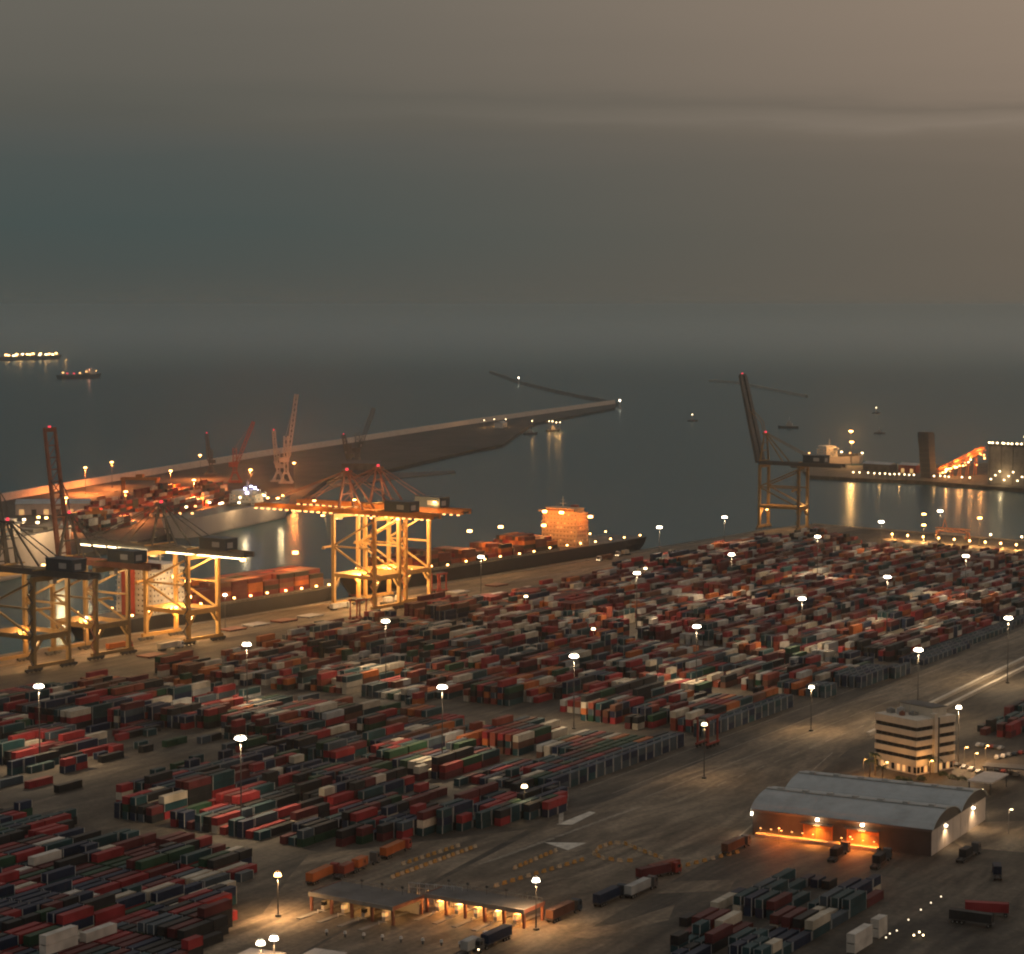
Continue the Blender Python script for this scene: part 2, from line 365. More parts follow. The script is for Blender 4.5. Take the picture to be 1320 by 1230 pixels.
# ------------------------------------------------------------------ quay cranes
def sts_crane(foot, H, outreach, raised, colour, dark, label, lights=(), back=34, boomlights=0, sp=22, G=30, trim=None, apexm=None, bt=1.0, boome=None):
    """ship-to-shore gantry crane: x along the rails, y towards the water; foot = near landside foot on the ground"""
    c = foot + UQ * (sp / 2) + SEA * (G / 2)
    t = thing('quay_crane', label, 'crane', (c.x, c.y, 0), QYAW, 'ship-to-shore cranes along the quay')
    hx, hy = sp / 2, G / 2
    trim = trim or colour; apexm = apexm or colour; boome = boome or E_SODD
    for sx in (-1, 1):
        for sy in (-1, 1):
            g = MB(); g.beam((sx * hx, sy * hy, 3.4), (sx * hx, sy * hy, H), 2.0, 1.7); g.build('leg', colour, t)
            g = MB()
            for k in (-1, 1):
                g.box(sx * hx - 2.6 + k * 2.7, sx * hx + 2.3 + k * 2.7, sy * hy - .7, sy * hy + .7, .7, 1.9)
            for k in range(4): g.cyl((sx * hx - 4 + k * 2.6, sy * hy - .35, .55), (sx * hx - 4 + k * 2.6, sy * hy + .35, .55), .5, n=8)
            g.build('bogie', dark, t)
    for sy in (-1, 1):
        g = MB(); g.box(-hx - 3, hx + 3, sy * hy - .8, sy * hy + .8, 1.95, 3.6); g.build('sill_beam', colour, t)
        # portal beam along the rails with haunches that make the arch
        g = MB(); zb = H * .33
        g.box(-hx + 1, hx - 1, sy * hy - .7, sy * hy + .7, zb, zb + 2.6)
        for sx in (-1, 1):
            for k in range(5):
                g.beam((sx * (hx - .9 - k * .95), sy * hy, zb - 4.5 + k * 1.1 + k * k * .04), (sx * (hx - 1.9 - k * .95), sy * hy, zb - 3.3 + k * 1.05 + k * k * .04), 1.3, 1.4)
        g.build('portal_beam', colour, t)
        g = MB(); g.box(-hx + 1, hx - 1, sy * hy - .55, sy * hy + .55, H - 2.2, H - .2); g.build('top_cross_beam', colour, t)
    for sx in (-1, 1):
        g = MB(); g.box(sx * hx - .65, sx * hx + .65, -hy + 1, hy - 1, H * .34, H * .34 + 2.0); g.build('portal_tie', colour, t)
        g = MB(); g.beam((sx * hx, -hy, H * .37), (sx * hx, hy, H * .66), .9); g.build('brace', colour, t)
        g = MB(); g.beam((sx * hx, hy, H * .67), (sx * hx, -hy, H * .96), .9); g.build('brace', colour, t)
        g = MB(); g.box(sx * hx - .4, sx * hx + .4, -hy + 1, hy - 1, H * .655, H * .655 + .9); g.build('brace', colour, t)
    # trolley girders, from the rear end to the hinge
    for sx in (-1, 1):
        g = MB(); g.box(sx * 3.4 - .7, sx * 3.4 + .7, -hy - back, hy + 3, H + .1, H + 2.9); g.build('trolley_girder', trim, t)
    g = MB()
    for y in range(int(-hy - back) + 1, int(hy + 3), 6): g.box(-2.6, 2.6, y - .3, y + .3, H + .5, H + 1.4)
    g.box(4.2, 5.6, -hy - back, hy + 3, H + .2, H + .35)
    for y in range(int(-hy - back), int(hy + 3), 3): g.box(5.5, 5.6, y, y + .1, H + .35, H + 1.45)
    g.box(5.5, 5.6, -hy - back, hy + 3, H + 1.4, H + 1.5); g.build('walkway', dark, t)
    for y in (-hy, hy):
        g = MB(); g.box(-hx - .8, hx + .8, y - .8, y + .8, H - .15, H + .05); g.box(-hx, hx, y - .5, y + .5, H + 2.95, H + 3.6); g.build('girder_support', colour, t)
    # boom
    hinge = Vector((0, hy + 3.2, H + 1.5)); ang = R(raised)
    bd = Vector((0, math.cos(ang), math.sin(ang))); bn = Vector((0, -math.sin(ang), math.cos(ang)))
    Lb = outreach - 3
    for sx in (-1, 1):
        g = MB(); o_ = Vector((sx * 3.4, 0, 0)); g.beam(hinge + o_, hinge + o_ + bd * Lb, 1.2 * bt, 2.6 * bt, w2=.8 * bt); g.build('boom_girder', trim, t)
    g = MB()
    for k in range(int(Lb / 6)):
        q = hinge + bd * (k * 6 + 3); g.beam(q + Vector((-3.4, 0, 0)), q + Vector((3.4, 0, 0)), .6)
        q2 = hinge + bd * min(Lb, k * 6 + 9); g.beam(q + Vector((-3.2, 0, 0)), q2 + Vector((3.2, 0, 0)), .35)
    q = hinge + bd * Lb; g.beam(q + Vector((-3.9, 0, 0)), q + Vector((3.9, 0, 0)), 1.4, 2.2); g.build('boom_bracing', trim, t)
    # apex frame
    ap = Vector((0, hy - 1, H + 24))
    for sx in (-1, 1):
        g = MB(); g.beam((sx * 6.5, hy, H + 3), ap + Vector((sx * 1.6, 0, 0)), 1.2, 1.2, w2=.8); g.build('apex_leg', apexm, t)
        g = MB(); g.beam((sx * 5.0, -2, H + 3), ap + Vector((sx * 1.4, -1, -1)), .8); g.build('apex_leg', apexm, t)
    g = MB(); g.box(-3, 3, ap.y - 1.6, ap.y + 1.6, ap.z - .6, ap.z + .6); g.build('apex_head', apexm, t)
    g = MB(); g.beam((-4.6, hy - .4, H + 11), (4.6, hy - .4, H + 11), .7); g.build('apex_tie', apexm, t)
    g = MB(); g.beam((-3.2, hy - .7, H + 17), (3.2, hy - .7, H + 17), .6); g.build('apex_tie', apexm, t)
    for sx in (-1, 1):
        g = MB(); g.beam(ap + Vector((sx * 1.5, -1, 0)), (sx * 3.4, -hy - back * .45, H + 3), .45); g.build('backstay', apexm, t)
        if raised < 20:
            for fr in (.45, .93):
                g = MB(); g.beam(ap + Vector((sx * 1.2, 1, 0)), hinge + Vector((sx * 3.4, 0, 0)) + bd * Lb * fr + bn * 1.2, .38); g.build('forestay', apexm, t)
        else:
            fold = hinge + bd * Lb * .45 - Vector((0, 2.5, -6)) * 1.0
            fold = Vector((sx * 2, ap.y + 3, ap.z + 9))
            g = MB(); g.beam(ap + Vector((sx * 1.2, 1, 0)), fold, .4); g.build('forestay', apexm, t)
            g = MB(); g.beam(fold, hinge + Vector((sx * 3.4, 0, 0)) + bd * Lb * .62, .4); g.build('forestay', apexm, t)
    # machinery house, cab, trolley, spreader
    g = MB(); y0 = -hy - 20; g.box(-4.6, 4.6, y0, y0 + 18, H + 3.1, H + 8.6); g.box(-4.9, 4.9, y0 - .3, y0 + 18.3, H + 8.65, H + 9.0)
    mh = g.build('machinery_house', M_BLU, t)
    g = MB(); g.box(-4.66, -4.58, y0 + 4, y0 + 9, H + 4.6, H + 7.2); g.build('panel', M_LGRY, mh)
    g = MB(); g.box(-3, 1, y0 - .08, y0 - .03, H + 4.2, H + 7); g.build('panel', M_LGRY, mh)
    yt = hy + 12 if raised < 20 else -hy + 6
    g = MB(); g.box(-4.2, 4.2, yt - 3, yt + 3, H - 1.3, H - .1); g.build('trolley', dark, t)
    g = MB(); g.box(1.2, 3.6, yt - 6.6, yt - 3.4, H - 4.2, H - 1.2); cb = g.build('operator_cab', M_LGRY, t)
    g = MB(); g.box(1.1, 3.7, yt - 3.45, yt - 3.35, H - 3.8, H - 2); g.build('window', M_GLASS, cb)
    zs = H * .62
    g = MB(); g.box(-6, 6, yt - .6, yt + .6, zs, zs + 1.0); g.box(-6.1, -5.5, yt - 1.2, yt + 1.2, zs - .6, zs); g.box(5.5, 6.1, yt - 1.2, yt + 1.2, zs - .6, zs); sp_ = g.build('spreader', M_YEL, t)
    g = MB()
    for a in (-1, 1):
        for b in (-1, 1): g.beam((a * 2, yt + b * .5, zs + 1), (a * 2, yt + b * 2, H - 1.3), .12)
    g.build('hoist_rope', M_BLK, sp_)
    # stair tower zigzag on the landside near leg
    g = MB(); n = int(H / 4)
    for k in range(n):
        z0, z1 = 3.5 + k * (H - 4) / n, 3.5 + (k + 1) * (H - 4) / n; d = 1 if k % 2 else -1
        g.beam((-hx - 1.8, -hy + d * 1.6, z0), (-hx - 1.8, -hy - d * 1.6, z1), .8, .25)
        g.box(-hx - 2.3, -hx - 1.05, -hy - d * 1.6 - .6, -hy - d * 1.6 + .6, z1 - .08, z1 + .04)
    g.build('stair', trim, t)
    g = MB(); g.cyl(ap + Vector((0, 0, .6)), ap + Vector((0, 0, 1.8)), .8, .7, 8); g.build('beacon', E_RED, t)
    if raised > 20:
        g = MB(); q = hinge + bd * (Lb + .6); g.cyl(q, q + bd * 1.2, .8, .7, 8); g.build('beacon', E_RED, t)
    # floodlights on boom / girders, real lamps at portal height
    if boomlights:
        for k in range(boomlights):
            q = hinge + bd * (2 + (Lb - 3) * k / (boomlights - 1)) - bn * 1.7; sx = -1 if k % 2 else 1
            g = MB(); g.cbox((q.x + sx * 4.3, q.y, q.z), (.8, 1.9, .55)); g.build('floodlight', boome, t)
        for k in range(boomlights // 2):
            y = -hy - back + 3 + (back + 20) * k / (boomlights // 2)
            g = MB(); g.cbox((-4.3, y, H - .3), (.8, 1.5, .5)); g.build('floodlight', boome, t)
    for (x, y, z, pw, colr) in lights:
        g = MB(); g.cbox((x, y, z + .5), (1.3, 1.3, .6)); g.build('floodlight', E_SOD, t)
        lamp(t, (x, y, z - .6), pw, colr, .7)
    return t
SODC = (1, .46, .13); WRM = (1, .66, .32)
def crane_lights(H, k, hy=15, hx=11):
    return [(-hx + 3, -hy + 2, H * .32, 9000 * k, WRM), (hx - 3, hy - 3, H * .32, 9000 * k, SODC), (0, -4, H - 2.4, 16000 * k, WRM), (-4, hy + 14, H - 2.4, 12000 * k, SODC), (0, -hy - 8, H - 2, 6000 * k, SODC)]
sts_crane(P(483, 790), 54, 66, 0, M_YEL, M_DGRY, 'yellow quay crane with lowered boom, nearer the ivory ship block, of the floodlit pair', crane_lights(54, 2.8) + [(-5.5, 34, 60, 4000, SODC), (-5.5, 62, 60, 3500, SODC), (-5.5, 4, 62, 3500, SODC)], 36, 26, trim=M_ORG, apexm=M_BRN)
sts_crane(P(523, 781), 54, 58, 0, M_YEL, M_DGRY, 'yellow quay crane with arched portal, the one of the pair nearer the black-hulled ship', crane_lights(54, 2.8) + [(-5.5, -32, 60, 3500, SODC)], 36, 22, trim=M_ORG, apexm=M_BRN)
sts_crane(P(243, 832), 46, 56, 0, M_YEL, M_DGRY, 'quay crane with bright lamps all along its lowered boom by the ivory ship', crane_lights(46, 2.3), 32, 44, trim=M_DGRY, apexm=M_DGRY, boome=E_WARM)
sts_crane(P(124, 851), 45, 68, 82, M_OLV, M_DGRY, 'dark-topped quay crane with its latticed boom raised upright, between two other cranes', crane_lights(45, .9)[:4], 30, 0, trim=M_BRN, apexm=M_DGRY)
sts_crane(P(44, 867), 45, 66, 80, M_OLV, M_DGRY, 'dark quay crane with raised boom at the end of the row of cranes', crane_lights(45, .8)[:4], 30, 0, trim=M_DGRY, apexm=M_DGRY)
sts_crane(P(1029, 686), 50, 72, 76, M_OLV, M_DGRY, 'lone brown quay crane with boom raised high above the far corner of the quay', [(4, -13, 17, 9000, WRM), (-4, 12, 15, 6000, SODC)], 34, 0, sp=14, G=34, trim=M_DGRY, bt=2.1)

# ------------------------------------------------------------------ ships
def hull_mesh(Ln, B, D, draft=2.0, bow=.16, stern=.10, flare=.62, name='hull', mats=None, boot=1.2, parent=None, sheer=2.5):
    """ship hull: x forward, deck at z = D above the water, lower strake in red"""
    st = [0, .02, .06, stern, .3, .5, .7, 1 - bow, 1 - bow * .6, 1 - bow * .3, 1 - bow * .1, 1]
    g = MB(); rows = []
    for s_ in st:
        if s_ < stern: w = .88 + .12 * (s_ / stern)
        elif s_ > 1 - bow: q = (s_ - (1 - bow)) / bow; w = math.sqrt(max(0, 1 - q ** 2.2))
        else: w = 1
        qb = max(0, (s_ - (1 - bow)) / bow); qs = max(0, (stern - s_) / stern)
        wl = w * (1 - (1 - flare) * qb) * (1 - .30 * qs)
        dk = D + sheer * qb ** 1.5
        x = (s_ - .5) * Ln; xr = x - qb ** 2 * Ln * .035; xs = x + qs * Ln * .010
        rows.append([(xr + (xs - x), B / 2 * wl * .92, -draft), (xr + (xs - x) * .8, B / 2 * wl, boot), (x * .5 + xr * .5 + (xs - x) * .05, B / 2 * (w * .6 + wl * .4), D * .6), (x, B / 2 * w, dk)])
    n = len(st)
    vs = []
    for r in rows:
        vs += r + [(p[0], -p[1], p[2]) for p in r]
    fs, ms = [], []
    for i in range(n - 1):
        a, b = i * 8, (i + 1) * 8
        for k in range(3):
            fs.append((a + k, a + k + 1, b + k + 1, b + k)); ms.append(1 if k == 0 else 0)
            fs.append((a + 4 + k, b + 4 + k, b + 4 + k + 1, a + 4 + k + 1)); ms.append(1 if k == 0 else 0)
        fs.append((a + 3, a + 7, b + 7, b + 3)); ms.append(2)
    fs.append((0, 4, 5, 6, 7, 3, 2, 1)); ms.append(0)
    for f, m_ in zip(fs, ms): g.add([vs[i] for i in f], [tuple(range(len(f)))], m_)
    return g.build(name, mats, parent)
def rail(g, pts, z, h=1.1, step=4):
    for i in range(len(pts) - 1):
        a, b = Vector((*pts[i], z)), Vector((*pts[i + 1], z)); n = max(1, int((b - a).length / step))
        for k in range(n + 1): p = a.lerp(b, k / n); g.beam(p, p + Vector((0, 0, h)), .1)
        g.beam(a + Vector((0, 0, h)), b + Vector((0, 0, h)), .1)
def house_block(t, x0, x1, hw, z0, tiers, m, th=2.9, win=M_GLASS, lit=.2, wing=True, setback=.4):
    """ship's accommodation: tiers with rows of windows, bridge with wings, funnel and mast"""
    for k in range(tiers):
        ins = setback * k
        g = MB(); g.box(x0 + ins * .5, x1 - ins, -hw + ins * .3, hw - ins * .3, z0 + k * th, z0 + (k + 1) * th - .12)
        g.box(x0 + ins * .5 - .5, x1 - ins + .5, -hw + ins * .3 - .6, hw - ins * .3 + .6, z0 + (k + 1) * th - .12, z0 + (k + 1) * th)
        d = g.build('deckhouse', m, t)
        for sy in (-1, 1):
            y = sy * (hw - ins * .3)
            nwin = max(2, int((x1 - x0) / 2.6))
            for j in range(nwin):
                x = x0 + 1.6 + (x1 - x0 - 3 - ins) * j / max(1, nwin - 1)
                g = MB(); g.cbox((x, y, z0 + k * th + 1.6), (.8, .12, .8)); g.build('window', E_WIN if random.random() < lit else win, d)
        nwin = int(2 * hw / 2.8)
        for sx, xx in ((1, x1 - ins), (-1, x0 + ins * .5)):
            for j in range(nwin):
                y = -hw + 1.8 + (2 * hw - 3.6) * j / max(1, nwin - 1)
                g = MB(); g.cbox((xx, y, z0 + k * th + 1.6), (.12, .9, .8)); g.build('window', E_WIN if random.random() < lit else win, d)
    zt = z0 + tiers * th
    g = MB(); g.box(x0 + 1.5, x1 - setback * tiers + .3, -hw * .8, hw * .8, zt, zt + 2.8)
    if wing: g.box(x1 - setback * tiers - 3.5, x1 - setback * tiers, -hw - 3.5, hw + 3.5, zt, zt + 1.1)
    g.box(x0 + 1, x1 - setback * tiers + .6, -hw * .84, hw * .84, zt + 2.8, zt + 3.0)
    b = g.build('bridge', m, t)
    g = MB(); g.box(x1 - setback * tiers + .3, x1 - setback * tiers + .36, -hw * .78, hw * .78, zt + 1.1, zt + 2.2); g.build('window', win, b)
    g = MB(); g.cyl((x1 - 5, 0, zt + 3), (x1 - 5, 0, zt + 11), .45, .2, 6); g.box(x1 - 5.2, x1 - 4.8, -2.6, 2.6, zt + 6, zt + 6.3); g.box(x1 - 5.2, x1 - 4.8, -1.6, 1.6, zt + 8.5, zt + 8.7); g.build('mast', M_LGRY, t)
    return zt
BOXES = []          # every container: (pos, yaw, length, colour, kind/block, tier, exposed)
CCOL = {
 'maroon': (.120, .022, .024), 'red': (.30, .022, .026), 'brick red': (.26, .055, .030), 'orange': (.46, .12, .022), 'rust brown': (.15, .065, .04),
 'navy': (.010, .022, .055), 'dark teal': (.012, .055, .064), 'blue grey': (.050, .075, .095), 'charcoal': (.022, .023, .025),
 'cream': (.56, .48, .36), 'pale grey': (.40, .39, .36), 'white': (.64, .58, .50), 'dark green': (.018, .065, .032), 'olive green': (.085, .12, .035)}
CN = list(CCOL)
CM = {}
def paint_mat(n):
    c = CCOL[n]; m = bpy.data.materials.new('container_' + n.replace(' ', '_')); m.use_nodes = True
    t = m.node_tree; b = t.nodes['Principled BSDF']; b.inputs['Roughness'].default_value = .7; b.inputs['Specular IOR Level'].default_value = .22
    gg = t.nodes.new('ShaderNodeNewGeometry')
    def nz(sc, det, st=(1, 1, 1)):
        k = t.nodes.new('ShaderNodeMapping'); k.inputs['Scale'].default_value = st; t.links.new(gg.outputs['Position'], k.inputs[0])
        n_ = t.nodes.new('ShaderNodeTexNoise'); n_.inputs['Scale'].default_value = sc; n_.inputs['Detail'].default_value = det; n_.inputs['Roughness'].default_value = .7
        t.links.new(k.outputs[0], n_.inputs['Vector']); return n_.outputs[0]
    a = nz(.11, 2); r = t.nodes.new('ShaderNodeValToRGB'); t.links.new(a, r.inputs[0])        # paint fades from box to box
    r.color_ramp.elements[0].position = .32; r.color_ramp.elements[0].color = (*[x * .68 for x in c], 1)
    gy = sum(c) / 3
    r.color_ramp.elements[1].position = .68; r.color_ramp.elements[1].color = (*[min(1, x * 1.12 + gy * .12 + .003) for x in c], 1)
    s_ = nz(.9, 6, (1, 1, .35)); mr = t.nodes.new('ShaderNodeMapRange'); t.links.new(s_, mr.inputs[0]); mr.inputs[1].default_value = .56; mr.inputs[2].default_value = .74; mr.inputs[3].default_value = 0; mr.inputs[4].default_value = .30
    x = t.nodes.new('ShaderNodeMix'); x.data_type = 'RGBA'; t.links.new(mr.outputs[0], x.inputs[0]); t.links.new(r.outputs[0], x.inputs[6]); x.inputs[7].default_value = (.11, .075, .05, 1)
    # road dust and bird lime settle on the roofs
    sp = t.nodes.new('ShaderNodeSeparateXYZ'); t.links.new(gg.outputs['Normal'], sp.inputs[0])
    up = t.nodes.new('ShaderNodeMapRange'); t.links.new(sp.outputs[2], up.inputs[0]); up.inputs[1].default_value = .6; up.inputs[2].default_value = .95; up.inputs[4].default_value = .15
    y = t.nodes.new('ShaderNodeMix'); y.data_type = 'RGBA'; t.links.new(up.outputs[0], y.inputs[0]); t.links.new(x.outputs[2], y.inputs[6]); y.inputs[7].default_value = (.25, .22, .18, 1)
    t.links.new(y.outputs[2], b.inputs['Base Color']); return m
for n in CN: CM[n] = paint_mat(n)
def deck_cargo(t_loc, yaw, x0, x1, B, z0, tiers, pal):
    n = int((x1 - x0) / 13.2); rows = int(B / 2.7); fx = Vector((math.cos(yaw), math.sin(yaw), 0)); fy = Vector((-fx.y, fx.x, 0))
    for i in range(n):
        hh = max(1, tiers + random.choice((-2, -1, 0, 0, 1)))
        for j in range(rows):
            hr = max(0, hh + random.choice((-1, 0, 0, 0)))
            for k in range(hr):
                p = t_loc + fx * (x0 + 6.6 + i * 13.2) + fy * ((j - (rows - 1) / 2) * 2.6) + Vector((0, 0, z0 + k * 2.65))
                BOXES.append(dict(p=p, yaw=yaw, L=12.19, c=random.choice(pal), b='ship', k=k, top=k == hr - 1, ex=True))
def container_ship(label, pxa, pxb, off, B, D, house, flip, cargo, pal, hm, lights, hl, tiers=5, hlen=7):
    """moored along the quay, x along UQ; house = fraction along"""
    a, b = P(*pxa), P(*pxb); sa, sb = (a - Q0).dot(UQ), (b - Q0).dot(UQ); Ln = abs(sb - sa)
    c = Q0 + UQ * ((sa + sb) / 2) + SEA * (off + B / 2); c.z = WATER
    yaw = QYAW + (math.pi if flip else 0)
    t = thing('container_ship', label, 'ship', c, yaw)
    hull_mesh(Ln, B, D, mats=[hm, M_HULLR, M_DGRY], parent=t)
    hxp = (house - .5) * Ln
    zt = house_block(t, hxp - hlen, hxp + hlen + 1, B * .46, D + .1, tiers, M_WHT if not flip else M_SHIPO, lit=.18, setback=.2, win=M_GLASS if not flip else M_BRN)
    g = MB(); g.box(hxp - hlen - 7, hxp - hlen - 2, -2.6, 2.6, D, D + tiers * 2.9 + 2); g.box(hxp - hlen - 6.6, hxp - hlen - 2.4, -2.2, 2.2, D + tiers * 2.9 + 2, D + tiers * 2.9 + 4); g.build('funnel', M_REDP, t)
    for (c0, c1) in cargo:
        g = MB(); g.box((c0 - .5) * Ln, (c1 - .5) * Ln, -B * .44, B * .44, D + .02, D + 1.4); g.build('hatch_coaming', M_DGRY, t)
    g = MB(); L2 = Ln / 2
    for sy in (-1, 1): rail(g, [(-L2 * .96, sy * B * .42), (-L2 * .8, sy * B * .485), (L2 * .62, sy * B * .485)], D + .1)
    g.build('railing', M_LGRY, t)
    for k in range(5):
        y = (-1 if k % 2 else 1) * B * .3
        g = MB(); x = L2 * (.72 + .04 * k); g.cyl((x, y * (.8 - .12 * k), D + 1), (x, y * (.8 - .12 * k), D + 2.3), .5, n=6); g.build('bollard', M_DGRY, t)
    for k in range(lights):
        x = -L2 * .93 + (Ln * .86) * k / (lights - 1)
        for sy in (-1, 1):
            g = MB(); g.cbox((x + random.uniform(-2, 2), sy * B * .47, D + 2.2 + random.uniform(-.3, .8)), (.9, .9, .8)); g.build('deck_lamp', E_SOD, t)
    for (x, y, z, pw, colr, r) in hl:
        lamp(t, (hxp + x, y, D + z), pw, colr, r)
        g = MB(); g.cbox((hxp + x, y, D + z + r + .4), (2.2, 2.2, 1.4)); g.build('floodlight', E_SOD, t)
    for (c0, c1, tr) in [(c_[0], c_[1], 4) for c_ in cargo]:
        deck_cargo(Vector((c.x, c.y, WATER)), yaw, (c0 - .5) * Ln, (c1 - .5) * Ln, B * .92, D + 1.5, tr - (1 if hm is M_HULLD and flip else 0), pal)
    return t
RED4 = ['maroon', 'maroon', 'red', 'brick red', 'orange', 'rust brown', 'maroon', 'charcoal']
# black-hulled ship, stern towards the quay corner
container_ship('black-hulled container ship with orange-lit white accommodation block near its stern', (470, 767), (828, 705), 4, 32, 11, .255, True, ((.34, .90),), RED4, M_HULLD, 16,
               [(15, -7, 23, 5200, (1, .27, .045), .9), (15, 7, 23, 5200, (1, .27, .045), .9), (2, 22, 20, 5200, (1, .27, .045), .9), (26, 0, 15, 7000, SODC, .6), (84, 6, 19, 20000, SODC, .6), (118, 6, 19, 26000, SODC, .6), (-24, 0, 9, 3500, SODC, .5)], tiers=8)
# second ship behind the lit crane, ivory block
container_ship('container ship with tall ivory accommodation block moored behind the lamp-lit crane boom', (150, 822), (462, 768), 4, 30, 10, .24, False, ((.36, .94),), RED4, M_HULLD, 14,
               [(21, -8, 14, 3000, WRM, .6), (-4, -23, 20, 4500, WRM, .6), (6, -23, 8, 2500, WRM, .6), (70, -4, 21, 16000, SODC, .6), (115, -4, 21, 18000, SODC, .6)], tiers=8, hlen=12)
# pale ships across the basin
MYAW = math.atan2(*(P(392, 640) - P(90, 718)).yx) ; MD = Vector((math.cos(MYAW), math.sin(MYAW), 0)); MN = Vector((MD.y, -MD.x, 0))
def far_ship(label, stern, bow, B, D, hm, tiers, hx, lights, cat='ship', ls=1.0, le=None):
    a, b = P(*stern, WATER), P(*bow, WATER); c = (a + b) / 2; Ln = (b - a).length; yaw = math.atan2((b - a).y, (b - a).x)
    t = thing('cargo_ship', label, cat, (c.x, c.y, WATER), yaw)
    hull_mesh(Ln, B, D, mats=[hm, M_HULLR if hm is M_HULLD else hm, M_DGRY], parent=t, bow=.18)
    house_block(t, (hx - .5) * Ln - 8, (hx - .5) * Ln + 8, B * .44, D + .1, tiers, M_WHT, lit=.5)
    g = MB()
    for k in range(3): g.box(Ln * (.02 + .12 * k), Ln * (.10 + .12 * k), -B * .3, B * .3, D + .05, D + 2)
    g.build('hatch', M_DGRY, t)
    for k in range(lights):
        g = MB(); g.cbox(((.03 + .9 * k / max(1, lights - 1) - .5) * Ln, random.uniform(-.4, .4) * B, D + random.uniform(2, 7)), (1.5 * ls, 1.5 * ls, 1.2 * ls)); g.build('deck_lamp', random.choice(le or (E_WARM, E_WARM, E_SODD, E_SOD)), t)
    return t
sC = far_ship('pale grey ship with rounded bow moored across the basin behind the floodlit cranes', (226, 694), (368, 663), 26, 15, M_HULLP, 3, .62, 14)
for k in range(6):
    g = MB(); g.cbox((18 + k * 5, -4 + (k % 3) * 4, 25 + (k % 2) * 3), (1.6, 1.6, 1.4)); g.build('deck_lamp', E_BLUE, sC)
lamp(sC, (30, -8, 27), 2500, (.7, .68, 1), .8); lamp(sC, (-30, -24, 20), 14000, WRM, .6); lamp(sC, (40, -24, 20), 14000, WRM, .6)
sD = far_ship('large pale slab-sided ship lying behind the upright crane booms', (-80, 762), (84, 724), 28, 26, M_HULLP, 3, .45, 12)
lamp(sD, (20, -30, 34), 40000, WRM, .6); lamp(sD, (70, -28, 30), 20000, WRM, .6); lamp(sD, (-10, 6, 42), 3000, SODC, .6)
# anchored ships out at sea
s1 = far_ship('long ship at anchor out at sea, its whole deck strung with lamps', (-30, 466), (80, 463), 40, 13, M_HULLD, 4, .2, 24, ls=3.6, le=(E_WARM, E_SOD, E_SOD))
for x in (-150, 0, 110, 200): lamp(s1, (x, 0, 26), 26000, SODC, 2)
s2 = far_ship('small ship with reddish lamps beside the long anchored ship', (76, 489), (130, 487), 24, 10, M_HULLD, 3, .75, 7, ls=2.2, le=(E_SODD, E_SODD, E_RED))
lamp(s2, (30, 0, 22), 16000, (1, .36, .2), 1.5)

# small craft
def boat(label, px, Ln, yaw, light=True):
    p = P(*px, WATER); t = thing('small_boat', label, 'boat', (p.x, p.y, WATER), yaw)
    hull_mesh(Ln, Ln * .26, Ln * .10, mats=[M_HULLD, M_HULLR, M_DGRY], parent=t, draft=.5, boot=.3, bow=.3, sheer=1.0)
    g = MB(); g.box(-Ln * .2, Ln * .08, -Ln * .09, Ln * .09, Ln * .1, Ln * .24); g.box(-Ln * .12, Ln * .02, -Ln * .07, Ln * .07, Ln * .24, Ln * .33); w = g.build('wheelhouse', M_LGRY, t)
    g = MB(); g.box(Ln * .02, Ln * .03, -Ln * .06, Ln * .06, Ln * .26, Ln * .31); g.build('window', M_GLASS, w)
    g = MB(); g.cyl((-Ln * .05, 0, Ln * .33), (-Ln * .05, 0, Ln * .55), .25, .15, 6); g.build('mast', M_LGRY, t)
    if light:
        g = MB(); g.cyl((-Ln * .05, 0, Ln * .55), (-Ln * .05, 0, Ln * .55 + 1.5), .8, n=6); g.build('masthead_lamp', E_WARM, t)
boat('small dark launch alone in the open fairway', (893, 543), 17, .2)
boat('dark tug beyond the raised boom of the lone crane', (1016, 552), 30, 2.9, False)
boat('small boat with a white lamp far beyond the pier', (1130, 533), 16, .4)
boat('small boat just off the pier lamps', (1134, 559), 17, .1, False)
boat('workboat with small lamps under the tip of the far mole', (713, 556), 24, .6)
boat('workboat with a red lamp beside the far mole', (684, 560), 22, .5, False)
for px, lb in (((668.5, 493), 'white-lit beacon on the end of the thin dark breakwater'), ((799, 524), 'small beacon on the round tip of the far mole')):
    p = P(*px); t = thing('harbour_beacon', lb, 'beacon', p); g = MB(); g.cyl((0, 0, -5), (0, 0, 9), 1.6, 1.1, 8); g.build('tower', M_LGRY, t)
    g = MB(); g.cyl((0, 0, 9), (0, 0, 11.5), 1.3, 1.0, 8); g.build('lantern', E_WHITE, t)

